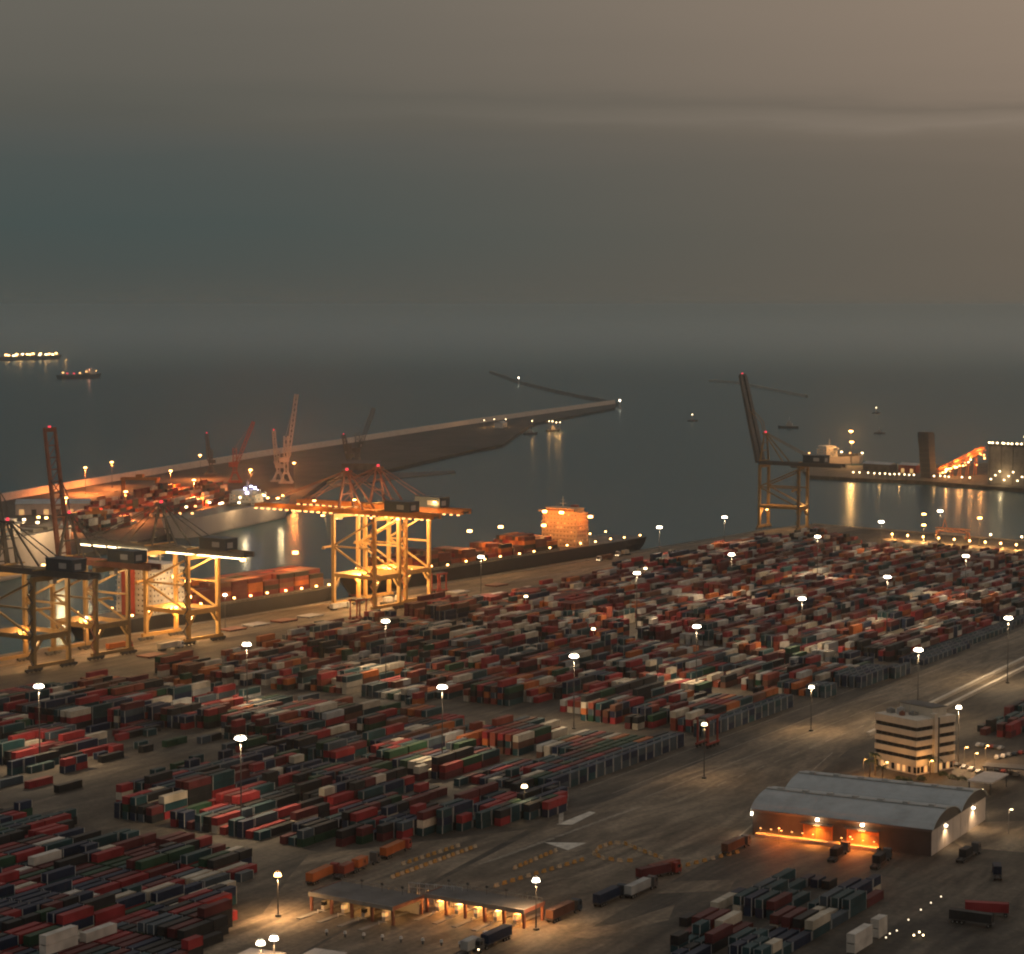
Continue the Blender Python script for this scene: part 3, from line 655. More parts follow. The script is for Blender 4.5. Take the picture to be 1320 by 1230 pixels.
# ------------------------------------------------------------------ harbour cranes on the mole and the pier
def harbour_crane(label, base, tower, boom, ang, yaw, m, w=4, k=1.0):
    p = P(*base); t = thing('harbour_crane', label, 'crane', p, yaw, 'harbour cranes on the far moles')
    g = MB(); r = 6 * k
    for a in (-1, 1):
        for b in (-1, 1): g.beam((a * r, b * r, 0), (a * 2.2 * k, b * 2.2 * k, 9 * k), 1.2 * k)
    g.box(-r - 1, r + 1, -r - .7, -r + .7, .2, 1.6); g.box(-r - 1, r + 1, r - .7, r + .7, .2, 1.6); g.box(-3 * k, 3 * k, -3 * k, 3 * k, 9 * k, 10.5 * k); g.build('undercarriage', m, t)
    g = MB(); g.truss((0, 0, 10.5 * k), (0, 0, tower), w * .8, w * .8, 6, .8 * k); g.build('tower', m, t)
    g = MB(); g.box(-6 * k, 3 * k, -3 * k, 3 * k, tower * .45, tower * .45 + 4.5 * k); g.build('machinery_house', m, t)
    g = MB(); g.box(3 * k, 5 * k, -1.4 * k, 1.4 * k, tower * .6, tower * .6 + 2.6 * k); c = g.build('operator_cab', M_LGRY, t)
    g = MB(); g.box(5 * k, 5.1 * k, -1.2 * k, 1.2 * k, tower * .6 + .8, tower * .6 + 2.2 * k); g.build('window', M_GLASS, c)
    q0 = Vector((2, 0, tower * .55)); q1 = q0 + Vector((math.cos(R(ang)), 0, math.sin(R(ang)))) * boom
    g = MB(); g.truss(q0, q1, w * .7, w * .6, 12, .75 * k); g.build('boom', m, t)
    g = MB(); g.beam((0, 0, tower), q1, .3); g.beam(q1, q1 - Vector((0, 0, boom * .3)), .2); g.build('stay', m, t)
    if k < 1: g = MB(); g.cyl(q1, q1 + Vector((0, 0, 1.2)), .6, n=6); g.build('beacon', E_RED, t)
    return t
harbour_crane('tall pale grey lattice crane standing over the pale ship across the basin', (369, 623), 46, 62, 82, 0, M_LGRY, 4.5)
harbour_crane('shorter pale grey lattice crane beside the tallest one', (359, 621), 30, 34, 86, 3.0, M_LGRY, 3.6, .9)
harbour_crane('dark red crane with slanting boom on the far mole', (303, 622), 34, 44, 68, .1, M_REDP, 4.5)
harbour_crane('small black crane with upright boom on the far mole', (272, 612), 26, 28, 86, 3.1, M_DGRY, 3.5, .8)
harbour_crane('dark crane with slanting jib standing alone on the dark end of the mole', (461, 602), 36, 46, 70, .05, M_DGRY, 6)
harbour_crane('squat dark crane close to the lone slanting-jib crane', (450, 604), 26, 22, 80, 3.0, M_DGRY, 5, .9)

# orange rail gantries in the far yard
def yard_gantry(label, base, span, hgt, m, yaw):
    p = P(*base); t = thing('yard_gantry', label, 'gantry crane', p, yaw, 'gantry cranes in the far yard')
    for s_ in (-1, 1):
        for d in (-1, 1):
            g = MB(); g.beam((s_ * span / 2, d * 4, .8), (s_ * span / 2, d * 3.2, hgt), 1.4); g.build('leg', m, t)
        g = MB(); g.box(s_ * span / 2 - .8, s_ * span / 2 + .8, -6, 6, .3, 1.4); g.build('sill_beam', m, t)
    for d in (-1, 1):
        g = MB(); g.box(-span / 2 - 1.5, span / 2 + 1.5, d * 3.2 - .8, d * 3.2 + .8, hgt, hgt + 2.2); g.build('girder', m, t)
    g = MB(); g.box(-3, 3, -4, 4, hgt + 2.2, hgt + 5); g.build('trolley', m, t)
    g = MB(); g.box(span / 2 - 4, span / 2 - 1.5, 3, 6, hgt - 3, hgt); g.build('operator_cab', M_LGRY, t)
yard_gantry('large orange yard gantry crane lit up on the far mole', (181, 643), 31, 17, M_ORG, -.1)
yard_gantry('smaller orange yard gantry nearer the lamp-lit boom', (122, 684), 15, 13, M_ORG, .5)

# ------------------------------------------------------------------ light masts
def mast(label, top=None, base=None, H=30, power=30000, col=(1, .72, .43), r=1.15, group='floodlight masts in the container yard', e=None, head=1.0, double=False, spot=156):
    p = P(top[0], top[1], H) if top else P(*base)
    t = thing('light_mast', label, 'light mast', (p.x, p.y, 0), random.random(), group)
    g = MB(); g.cyl((0, 0, 0), (0, 0, H + 1.4), .10 + .007 * H, .09, 8); g.cyl((0, 0, 0), (0, 0, .6), .9, .9, 8); g.build('pole', M_DGRY, t)
    for z in ([H, H - 8] if double else [H]):
        g = MB(); n = 8; rr = 1.35 * head
        for i in range(n):
            a, b = 2 * math.pi * i / n, 2 * math.pi * (i + 1) / n
            g.beam((rr * math.cos(a), rr * math.sin(a), z + 1.0), (rr * math.cos(b), rr * math.sin(b), z + 1.0), .18)
            if i % 2 == 0: g.beam((0, 0, z + 1.0), (rr * math.cos(a), rr * math.sin(a), z + 1.0), .12)
        cr = g.build('crown', M_STEEL, t)
        for i in range(n):
            a = 2 * math.pi * i / n; c, s_ = math.cos(a), math.sin(a); zz = z
            g = MB(); g.cyl((rr * .85 * c, rr * .85 * s_, zz + .5), (rr * 1.15 * c, rr * 1.15 * s_, zz - .35), .40 * head, .52 * head, 7); g.build('floodlight', e or E_WHITE, cr)
        lamp(t, (0, 0, z - .8 - r), power * 1.45, col, r, spot)
    return t
YM = [(50, 885, 'beside the teal stacks at the open yard'), (318, 831, 'at the yard edge facing the bright boom'), (497, 801, 'at the yard edge facing the paired cranes'),
      (570, 886, 'between cream and navy stacks in mid yard'), (310, 952, 'by the bare ground between the front stacks'), (740, 846, 'among orange stacks in mid yard'),
      (898, 808, 'above the long pale rows in mid yard'), (1034, 772, 'among the maroon stacks towards the lone crane'), (1144, 744, 'deep in the maroon stacks'),
      (1245, 717, 'near the orange-lit wharf'), (1184, 838, 'where the dark row meets the road'), (1300, 797, 'at the end of the dark row by the road'),
      (821, 739, 'where the stacks meet the quay apron'), (943, 715, 'behind the stacks near the lone crane'), (1054, 692, 'at the foot of the lone crane')]
for x, y, w in YM:
    nr = (y - 700) / 250
    mast('tall floodlight mast ' + w, (x, y), None, 30, 30000 if y > 760 else 29000)
for x, y, w in [(620, 718, 'in front of the black-hulled ship'), (850, 680, 'just off the stern of the black-hulled ship'), (934, 667, 'on the bare quay before the lone crane'),
                (1136, 673, 'near the quay corner beyond the maroon stacks'), (1212, 659, 'over the orange-lit wharf')]:
    mast('floodlight mast with white lamp ring ' + w, (x, y), None, 26, 20000, group='floodlight masts along the quay')
for x, y, w, d in [(1191, 663, 'with two lamp rings', True), (1263, 668, 'with one lamp ring', False)]:
    mast('yellowish lamp tower %s on the orange-lit wharf' % w, (x, y), None, 20, 7000, WRM, .8, 'lamp towers on the wharf', E_SOD, .8, d)
for x, y, h, pw, c, w, e in [(1046, 886, 18, 12000, (1, .66, .34), 'at the end of the pale stacks by the wide road', E_WHITE), (1236, 912, 22, 34000, (1, .66, .36), 'behind the banded office block', E_WHITE),
                        (908, 934, 20, 4500, (1, .62, .30), 'with a dim lamp at the corner of the wide road', E_WARM), (691, 1135, 14, 13000, (1, .60, .28), 'beside the lit gate canopy', E_WHITE),
                        (358, 1128, 12, 17000, (1, .58, .26), 'with an orange lamp on the forecourt by the stacks', E_SOD), (676, 1014, 10, 900, WRM, 'dim and thin in front of the dark blue stacks', E_WARM),
                        (290, 767, 18, 3000, (1, .85, .65), 'between the lamp-lit crane and the moored ship', E_WHITE), (110, 797, 16, 2500, (1, .85, .65), 'under the upright-boomed cranes', E_WHITE),
                        (678, 769, 12, 1500, WRM, 'low at the edge of the quay apron', E_WARM), (765, 811, 10, 1200, WRM, 'low among the red stacks in mid yard', E_WARM), (832, 733, 12, 900, WRM, 'low beside the apron stacks', E_WARM)]:
    mast('lamp post ' + w, (x, y), None, h, pw, c, .55, 'lamp posts about the terminal', e, .55)
for x, y in ((353, 1210), (336, 1216)):
    mast('bright low lamp post beside the pink-roofed hut at the gate', (x, y), None, 9, 7000, (1, .58, .28), .8, 'twin lamp posts at the gate', E_WHITE, .6)
for x, y, w in [(110, 603, 'glaring, before the upright crane boom'), (144, 596, 'thin, against the dark sea'), (220, 607, 'by the large orange gantry'), (250, 619, 'over the red-lit stacks'), (258, 587, 'dim, on the mole wall side'),
                (162, 634, 'in front of the large orange gantry'), (323, 606, 'beside the dark red crane'), (379, 597, 'beside the tallest lattice crane'), (85, 642, 'near the slab-sided ship')]:
    mast('orange floodlight mast on the far mole, ' + w, (x, y), None, 24, 420000 if 'glaring' in w or 'red-lit' in w else (70000 if 'crane' in w else 280000), (1, .25, .05), 1.2, 'orange masts on the far mole', E_SOD, .8, spot=None if 'lattice' in w or 'red crane' in w else 174)
for x, y, h, pw, w in [(1097, 556, 34, 50000, 'tallest, glaring orange'), (1098, 570, 24, 22000, 'lower, beside the glaring one')]:
    mast('pier lamp mast over the pale vessel, ' + w, (x, y), None, h, pw, SODC, 1.6, 'orange masts on the pier', E_SOD, 1.2, spot=None)

def quay_lamp(label, x, y, H, e, group, m=M_STEEL, pw=0):
    p = P(x, y, H); t = thing('quay_lamp', label, 'lamp', (p.x, p.y, 0), 0, group)
    g = MB(); g.cyl((0, 0, 0), (0, 0, H), .22, .15, 6); g.build('pole', m, t)
    g = MB(); g.cyl((0, 0, H), (0, 0, H + 1.1), .75, .6, 6); g.build('lantern', e, t)
    if pw: lamp(t, (0, 0, H - .6), pw, SODC, .5)
for i, x in enumerate([1100, 1108, 1119, 1127, 1134, 1141, 1147, 1153, 1159, 1166, 1172, 1178, 1204, 1212, 1218, 1223, 1240, 1250]):
    quay_lamp('small white lamp in the string along the pier edge', x, 609.5 + (x - 1100) * .045 + random.uniform(-.4, .4), 5, E_WARM, 'string of lamps on the pier edge', pw=2500 if i % 4 == 0 else 0)
for x, y in ((624, 542.5), (637, 541), (652, 541), (686, 543), (708, 543.5), (717, 545), (722, 545)):
    quay_lamp('white lamp on the wall near the end of the far mole', x, y, 9, E_WARM, 'lamps on the mole end', pw=9000)
for x, y in ((1277, 690), (1317, 693)):
    quay_lamp('small lamp at the water edge of the wharf', x, y, 4, E_WARM, 'small lamps on the wharf')
for k in range(9):
    quay_lamp('low orange lamp along the kerb of the orange-lit wharf', 1150 + k * 20, 689.5 + k * 1.7, 3.2, E_SOD, 'low orange wharf lamps', pw=16000)

# ------------------------------------------------------------------ pier buildings, loader, conveyor
def at(px, z=0): return P(px[0], px[1], z)
PYAW = math.atan2(*(P(1320, 631) - P(1100, 616)).yx)
p = at((1197, 616)); t = thing('ship_loader_tower', 'dark slab-like loader tower standing up from the pier', 'tower', p, PYAW)
g = MB(); g.hexa([(-6, -5, 0), (6, -5, 0), (6, 5, 0), (-6, 5, 0), (-9, -5, 34), (3, -5, 34), (3, 5, 34), (-9, 5, 34)]); g.build('shaft', M_BLU, t)
g = MB(); g.hexa([(-9.4, -5.3, 34), (3.4, -5.3, 34), (3.4, 5.3, 34), (-9.4, 5.3, 34), (-10.6, -5.3, 45), (2.6, -5.3, 45), (2.6, 5.3, 45), (-10.6, 5.3, 45)]); g.build('head', M_BLU, t)
g = MB(); g.box(-10, 2, -4.8, 4.8, 45, 46.0); g.build('roof', M_DGRY, t)
for k in range(6):
    g = MB(); g.box(-6.6 - k * .45, 5.6 - k * .42, -5.5, 5.5, 5 + k * 5, 5.4 + k * 5); g.build('platform', M_DGRY, t)
a, b = at((1207, 615)), at((1268, 612)); d = b - a; t = thing('conveyor_gallery', 'orange-lit inclined conveyor gallery rising to the big grey silo building', 'conveyor', a, math.atan2(d.y, d.x)); Ld = d.length
g = MB(); g.truss((0, 0, 5), (Ld, 0, 27), 5, 4, 14, .5); g.build('gallery', M_ORG, t)
g = MB(); g.beam((0, 0, 5), (Ld, 0, 27), 4.2, .5); g.build('belt', M_DGRY, t)
for k in range(1, 6):
    x = Ld * k / 6; z = 5 + 22 * k / 6 - 2
    g = MB(); g.beam((x - 1.5, -2, 0), (x, -1, z), .6); g.beam((x - 1.5, 2, 0), (x, 1, z), .6); g.build('trestle', M_ORG, t)
for k in range(26):
    f_ = random.random(); x = Ld * f_; g = MB(); g.cbox((x, -3, 3 + 22 * f_ * random.uniform(.45, 1.0) + random.uniform(-1, 2.6)), (1.1, 1.1, 1.0)); g.build('lantern', random.choice((E_SOD, E_SODD, E_SODD, E_WARM)), t)
for k in (2, 6, 10, 13):
    lamp(t, (Ld * k / 15, -5, 6 + 22 * k / 15), 16000, (1, .34, .08), .6)
a = at((1273, 624)); t = thing('silo_building', 'big dark grey windowless silo building with roof lamps on the pier', 'building', a, PYAW)
g = MB(); g.box(0, 120, 0, 34, 0, 38); wl = g.build('wall', M_CONC, t)
g = MB(); g.box(-1, 121, -1, 35, 38, 39.2); rf = g.build('roof', M_DGRY, t)
g = MB(); g.box(34, 80, 8, 26, 39.2, 46); g.build('roof_house', M_DCONC, rf)
for k in range(9):
    g = MB(); g.box(2 + k * 13, 2.5 + k * 13, -.35, -.02, 0, 38); g.build('pilaster', M_DCONC, t)
for k in range(14):
    g = MB(); g.cbox((1 + k * 4.2 + random.uniform(-1, 1), -1.3 + random.uniform(0, 8), 40.2 + (7 if 34 < k * 4.2 < 78 and k % 2 else 0)), (1.4, 1.2, 1.2)); g.build('roof_lamp', E_WARM, t)
for k in range(10):
    g = MB(); g.cbox((4 + k * 5, -.5, 5 + (k % 3) * 4), (1.2, .7, 1.0)); g.build('wall_lamp', E_WARM, t)
lamp(t, (20, -8, 9), 5000, WRM, .6); lamp(t, (10, -5, 44), 2500, WRM, .6)
far_ship('pale small vessel under the glaring orange pier mast', (1046, 600), (1112, 597), 20, 9, M_HULLP, 3, .3, 6)
# sheds on the pier and on the mole
def shed(label, px, lx, ly, h, yaw, m, roofm, name='shed', lit=0):
    p = at(px); t = thing(name, label, 'building', p, yaw)
    g = MB(); g.box(0, lx, 0, ly, 0, h); g.build('wall', m, t)
    g = MB(); g.add([(-.5, -.5, h), (lx + .5, -.5, h), (lx + .5, ly + .5, h), (-.5, ly + .5, h), (-.5, ly / 2, h + ly * .16), (lx + .5, ly / 2, h + ly * .16)], [(0, 1, 5, 4), (3, 4, 5, 2), (0, 4, 3), (1, 2, 5), (0, 3, 2, 1)]); g.build('roof', roofm, t)
    n = max(2, int(lx / 9))
    for k in range(n):
        x = lx * (k + .5) / n; g = MB(); g.box(x - 2, x + 2, -.12, -.02, 0, min(4.5, h - .6)); g.build('door', E_WIN if random.random() < lit else M_DGRY, t)
    return t
shed('long low dark shed on the lamp-strung pier', (1112, 606), 34, 14, 7, PYAW, M_DCONC, M_ROOF)
shed('low reddish shed beside the dark loader tower', (1158, 609), 22, 14, 8, PYAW, M_REDP, M_ROOF, lit=.6)
shed('pale little shed near the end of the far mole', (648, 552), 26, 12, 7, MYAW, M_WHT, M_ROOF)
shed('dark low shed on the bare part of the far mole', (440, 606), 40, 16, 7, 0, M_DCONC, M_DGRY)
shed('low pale shed behind the far yard masts', (20, 664), 60, 20, 9, .1, M_PINK, M_ROOF, lit=.5)

# orange machine on the wharf
p = at((1228, 694)); t = thing('mooring_gantry', 'low orange lattice machine lit up on the wharf', 'machine', p, math.atan2(rdir.y, rdir.x))
g = MB(); g.truss((-14, 0, 6), (14, 0, 6), 3, 2.4, 10, .4); g.build('girder', M_ORG, t)
for x in (-13, 13):
    for y in (-3, 3):
        g = MB(); g.beam((x, y, 0), (x, y * .4, 5.2), .7); g.build('leg', M_ORG, t)
g = MB(); g.beam((-9, 0, 7.2), (-7, 0, 14), .5); g.beam((-5, 0, 7.2), (-7, 0, 14), .4); g.build('mast', M_ORG, t)
exec_container = True

# ------------------------------------------------------------------ container yard
def inpoly(x, y, poly):
    c = False; n = len(poly)
    for i in range(n):
        x1, y1 = poly[i]; x2, y2 = poly[i - 1]
        if (y1 > y) != (y2 > y) and x < (x2 - x1) * (y - y1) / (y2 - y1) + x1: c = not c
    return c
def vnoise(x, y, s=0):
    def h(i, j):
        v = math.sin(i * 127.1 + j * 311.7 + s * 74.7) * 43758.5453; return v - math.floor(v)
    i, j = math.floor(x), math.floor(y); fx, fy = x - i, y - j; fx = fx * fx * (3 - 2 * fx); fy = fy * fy * (3 - 2 * fy)
    return (h(i, j) * (1 - fx) + h(i + 1, j) * fx) * (1 - fy) + (h(i, j + 1) * (1 - fx) + h(i + 1, j + 1) * fx) * fy
MAINP = [(152, 1054), (250, 1074), (392, 1096), (560, 1076), (640, 1064), (722, 1052), (724, 1019), (870, 965), (1036, 908), (1176, 868), (1186, 862), (1320, 804), (1440, 760), (1440, 738), (1320, 724), (1150, 709), (1060, 692), (980, 700), (800, 738), (680, 766), (560, 788), (430, 815), (300, 847), (150, 879), (-70, 925), (-70, 1000), (104, 996), (128, 976), (205, 970), (258, 962), (268, 985), (225, 1010), (158, 1036)]
BLP = [(-90, 1062), (86, 1058), (96, 1088), (232, 1094), (318, 1110), (324, 1124), (292, 1160), (297, 1205), (255, 1232), (180, 1262), (-90, 1275)]
BRP = [(868, 1204), (905, 1172), (985, 1146), (1060, 1136), (1140, 1152), (1112, 1196), (1060, 1222), (1010, 1250), (868, 1246)]
FRP = [(1256, 944), (1330, 912), (1440, 880), (1440, 920), (1330, 946), (1290, 952)]
PAL_NEAR = ['navy', 'navy', 'dark teal', 'dark teal', 'charcoal', 'charcoal', 'maroon', 'red', 'red', 'navy', 'cream', 'blue grey', 'red', 'charcoal', 'dark green', 'maroon']
PAL_MID = ['maroon', 'red', 'charcoal', 'navy', 'dark teal', 'cream', 'dark teal', 'blue grey', 'pale grey', 'cream', 'red', 'brick red', 'orange', 'rust brown', 'brick red', 'dark green', 'charcoal']
PAL_FAR = ['maroon', 'maroon', 'maroon', 'brick red', 'rust brown', 'red', 'charcoal', 'navy', 'dark teal', 'pale grey', 'cream', 'orange', 'red', 'white']
PITCHV, PITCHU = 3.5, 6.42
GAPS = []   # cross aisles (along v) where the road front is broken
for x, y in ((888, 955), (1042, 905), (1180, 862)): GAPS.append(AB(P(x, y))[0])
def yard(name, poly, a0, a1, b0, b1, fn):
    nb, na = int((b1 - b0) / PITCHV), int((a1 - a0) / (2 * PITCHU)); hmap = {}
    for i in range(nb):
        for j in range(na):
            for half in (0, 1):
                b = b0 + i * PITCHV; a = a0 + j * 2 * PITCHU + half * PITCHU
                x, y, s_ = px_of(fromAB(a, b))
                if y < 650 or not inpoly(x, y, poly): continue
                hmap[i, 2 * j + half] = fn(a, b, i, j, x, y)
    done = []
    for (i, jj), h in hmap.items():
        if jj % 2: continue
        j = jj // 2; h2 = hmap.get((i, jj + 1))
        if h is None: h = 0
        two = h2 is not None
        ca = a0 + jj * PITCHU; cb = b0 + i * PITCHV
        long_ = two and not (name == 'main' and cb > -5 and ca > -6) and vnoise(i * .35, j * .5, 5) > .36
        ns = ((h, ca + PITCHU / 2, 12.19),) if long_ else ((h, ca, 6.06),) + (((h2, ca + PITCHU, 6.06),) if two else ())
        for (hh, aa, LL) in ns:
            done.append((i, jj, hh, aa, cb, LL))
    for (jj, _) in [(k, 0) for k in set(k[0] for k in hmap)]: pass
    for (i, jj), h in list(hmap.items()):          # odd slots whose even partner is missing
        if jj % 2 and (i, jj - 1) not in hmap: done.append((i, jj, h or 0, a0 + jj * PITCHU, b0 + i * PITCHV, 6.06))
    for (i, jj, hh, aa, cb, LL) in done:
        nbr = max([0] + [0]) ; right = hmap.get((i + 1, jj)) or 0; front = hmap.get((i, jj - 1)) or 0
        for k in range(hh):
            run = vnoise(aa / 40, i / 3.2, 11 + k * 3); pal = fn.pal(aa, cb)
            idx = int((vnoise(aa / 26 + 7, i / 2.6, 3 + k) * .55 + run * .45 + random.random() * .42) * 7.3 * len(pal)) % len(pal)
            cc = pal[idx] if random.random() < .34 else pal[int(vnoise(aa / 38, i / 4.5 + k * .3, 77) * 3.1 * len(pal)) % len(pal)]
            if name == 'main' and cb > -5 and aa > -6: cc = ('navy', 'blue grey', 'dark teal', 'blue grey')[int(random.random() * 4)]
            BOXES.append(dict(p=fromAB(aa + random.uniform(-.08, .08), cb + random.uniform(-.06, .06), .02 + k * 2.63), yaw=YAW + random.uniform(-.004, .004), L=LL, c=cc,
                              b=name, k=k, top=k == hh - 1, ex=k == hh - 1 or right <= k or front <= k))
def main_fn(a, b, i, j, x, y):
    for ga in GAPS:
        if abs(a - ga) < 8.5 + (3 if b > -40 else 0): return 0
    if i % 13 in (11, 12) and b < -8: return 0           # aisles along the rows
    if (a + 30) % 104 < 11 and b < -8: return 0          # and across them
    if vnoise(a / 30, b / 22, 9) < .16: return 0
    h = int(.55 + vnoise(a / 45, b / 26, 1) * 2.1 + vnoise(a / 24, i * 5.37, 2) * 2.1 + random.uniform(-.3, .35))
    if random.random() < .03: h -= 1
    if y > 930 and x > 690: h = min(h, 3); h = max(h, 2)
    if x < 290 and 940 < y < 1000 and x > 120: h = min(h, 1) if vnoise(a / 12, b / 9, 4) > .6 else 0
    if 1046 < x < 1180 and 868 < y < 905: h = min(h, 2)
    if b > -5 and -4 < a: h = 2 if a < 330 else 1
    return max(0, min(4, h))
main_fn.pal = lambda a, b: PAL_NEAR if a < 30 else (PAL_MID if a < 330 else PAL_FAR)
def bl_fn(a, b, i, j, x, y):
    h = int(.4 + vnoise(a / 30, b / 16, 21) * 1.4 + vnoise(a / 20, i * 5.37, 22) * 2.0 + random.uniform(-.2, .3))
    if 20 < x < 190 and y > 1208 + (110 - x) * .32: h = min(h, 1)
    return max(0, min(3, h))
bl_fn.pal = lambda a, b: PAL_NEAR
def br_fn(a, b, i, j, x, y):
    n = vnoise(a / 12, b / 8, 31)
    return 0 if n < .2 or i % 5 == 4 else (1 if n < .55 else 2)
br_fn.pal = lambda a, b: ['navy', 'navy', 'charcoal', 'dark teal', 'navy', 'maroon', 'charcoal', 'cream', 'blue grey', 'dark teal']
def fr_fn(a, b, i, j, x, y): return 0 if vnoise(a / 14, b / 9, 41) < .3 else 1 + int(vnoise(a / 13, b / 5, 42) * 2)
fr_fn.pal = lambda a, b: ['red', 'maroon', 'dark green', 'blue grey', 'maroon', 'charcoal', 'dark teal']
yard('main', MAINP, -240, 960, -352, 26, main_fn)
yard('corner', BLP, -330, -60, -170, 30, bl_fn)
yard('warehouse', BRP, -220, -60, 40, 160, br_fn)
yard('office', FRP, 80, 330, 60, 190, fr_fn)
def lone(px, L_, c, k=0, b='open', dyaw=0.0):
    p = P(*px); BOXES.append(dict(p=Vector((p.x, p.y, .02 + k * 2.63)), yaw=YAW + dyaw, L=L_, c=c, b=b, k=k, top=True, ex=True))
for px, L_, c in [((50, 1013), 12.19, 'red'), ((12, 1012), 12.19, 'blue grey'), ((88, 1018), 12.19, 'charcoal'), ((143, 980), 12.19, 'charcoal'), ((182, 964), 6.06, 'dark teal'), ((236, 990), 12.19, 'dark green'),
                  ((130, 978), 6.06, 'navy'), ((188, 969), 6.06, 'charcoal')]: lone(px, L_, c)
# white refrigerated boxes lying two high on the corner block and in front of the warehouse
for (x, y, n) in [(76, 1224, 2), (127, 1208, 1)]:
    p = P(x, y)
    for k in range(n):
        lone((x, y), 12.19, 'white', k + 1, 'reefer'); BOXES[-1]['note'] = n; BOXES[-1]['p'] = P(x, y, 2.65) + Vector((0, 0, k * 2.63))
for (x, y, L_, n) in [(1108, 1222, 12.19, 2), (1133, 1206, 6.06, 2)]:
    for k in range(n): lone((x, y), L_, 'white', k, 'reefer2')
# keep boxes of the block from standing inside the white ones
def clash(d):
    if d['b'] not in ('corner', 'warehouse'): return False
    for w in BOXES:
        if w['b'].startswith('reefer'):
            r = d['p'] - w['p']
            if r.z < -1.5: continue
            u_, v_ = abs(r.dot(UV)), abs(r.dot(VV))
            if u_ < (d['L'] + w['L']) / 2 and v_ < 2.5: return True
    return False
BOXES = [d for d in BOXES if not clash(d)]
# a few white and cream boxes on top of the corner block
tops = [d for d in BOXES if d['b'] == 'corner' and d['top']]
for tx, ty in ((28, 1118), (70, 1106), (60, 1094), (78, 1150), (105, 1165), (295, 1118), (306, 1098)):
    d = min(tops, key=lambda q: (px_of(q['p'] + Vector((0, 0, 2)))[0] - tx) ** 2 + 4 * (px_of(q['p'] + Vector((0, 0, 2)))[1] - ty) ** 2); d['c'] = 'white' if tx < 200 else 'cream'
# far yard stacks on the mole
MOLEP = [(90, 690), (230, 672), (300, 652), (290, 632), (215, 640), (100, 664)]
for i in range(60):
    for j in range(16):
        p = P(95, 700) + MD * (i * 13 - 40) - MN * (14 + j * 4.4 + (j // 4) * 9); x, y, s_ = px_of(p)
        if not inpoly(x, y, MOLEP) or i % 9 == 8: continue
        hh = int(vnoise(i / 3, j / 3, 51) * 7)
        for k in range(hh): BOXES.append(dict(p=p + Vector((0, 0, .02 + k * 2.63)), yaw=MYAW, L=12.19, c=random.choice(PAL_FAR), b='mole', k=k, top=k == hh - 1, ex=True))

def container_mesh(L_):
    """corrugated box, roof ribs and corner posts apart: local x = length, base at z = 0"""
    g = MB(); W_, H_ = 2.438, 2.591; x0, x1 = -L_ / 2 + .16, L_ / 2 - .16; n = int(L_ / .62)
    prof = []
    for i in range(n):
        a = x0 + (x1 - x0) * i / n; w = (x1 - x0) / n
        prof += [(a, 0), (a + w * .35, 0), (a + w * .5, .05), (a + w * .85, .05)]
    prof.append((x1, 0))
    for sy in (-1, 1):
        vs = []
        for (x, d) in prof: vs += [(x, sy * (W_ / 2 - .03 - d), .16), (x, sy * (W_ / 2 - .03 - d), H_ - .1)]
        g.add(vs, [(2 * i, 2 * i + 2, 2 * i + 3, 2 * i + 1) if sy < 0 else (2 * i, 2 * i + 1, 2 * i + 3, 2 * i + 2) for i in range(len(prof) - 1)])
    m = n // 2
    vs = []
    for i in range(m + 1):
        x = x0 + (x1 - x0) * i / m; vs += [(x, -W_ / 2 + .08, H_ - .03 - (.03 if i % 2 else 0)), (x, W_ / 2 - .08, H_ - .03 - (.03 if i % 2 else 0))]
    g.add(vs, [(2 * i, 2 * i + 2, 2 * i + 3, 2 * i + 1) for i in range(m)])
    g.box(x1 - .02, x1 + .1, -W_ / 2 + .1, W_ / 2 - .1, .16, H_ - .12)
    return g.mesh('container_body', [CM['navy']])
def frame_mesh(L_):
    g = MB(); W_, H_ = 2.438, 2.591; h = L_ / 2
    for sx in (-1, 1):
        for sy in (-1, 1):
            g.box(min(sx * h, sx * (h - .24)), max(sx * h, sx * (h - .24)), min(sy * W_ / 2, sy * (W_ / 2 - .15)), max(sy * W_ / 2, sy * (W_ / 2 - .15)), 0, H_)
    for sy in (-1, 1):
        for z0, z1 in ((.02, .16), (H_ - .11, H_ - .01)):
            g.box(-h + .24, h - .24, min(sy * (W_ / 2 - .01), sy * (W_ / 2 - .09)), max(sy * (W_ / 2 - .01), sy * (W_ / 2 - .09)), z0, z1, 1)
    return g.mesh('container_frame', [M_STEEL, CM['navy']])
def door_mesh(L_, s_):
    g = MB(); W_, H_ = 2.438, 2.591; x = -L_ / 2 + .05
    y0, y1 = (.015, W_ / 2 - .16) if s_ > 0 else (-W_ / 2 + .16, -.015)
    g.box(x, x + .07, y0, y1, .14, H_ - .12)
    for f in (.25, .72): yy = y0 + (y1 - y0) * f; g.box(x - .05, x - .004, yy - .03, yy + .03, .1, H_ - .1)
    return g.mesh('container_door', [CM['navy']])
M_POST = mat('pale_frame', (.42, .43, .42), .6, 0, .2, 1.0)
CMESH = {L_: (container_mesh(L_), frame_mesh(L_), door_mesh(L_, 1), door_mesh(L_, -1)) for L_ in (12.19, 6.06)}
def withmat(o, m, i=0): o.material_slots[i].link = 'OBJECT'; o.material_slots[i].material = m
BDESC = {'main': 'in the stacks fronting the wide road', 'corner': 'in the block of stacks beside the gate forecourt', 'warehouse': 'in the dark stacks before the barrel-roofed warehouse',
         'office': 'in the yard behind the banded office', 'open': 'lying alone on the open yard', 'reefer': 'at the edge of the stacks beside the gate forecourt', 'reefer2': 'among the white pair before the warehouse'}
TIER = ['ground', 'second', 'third', 'fourth', 'fifth']
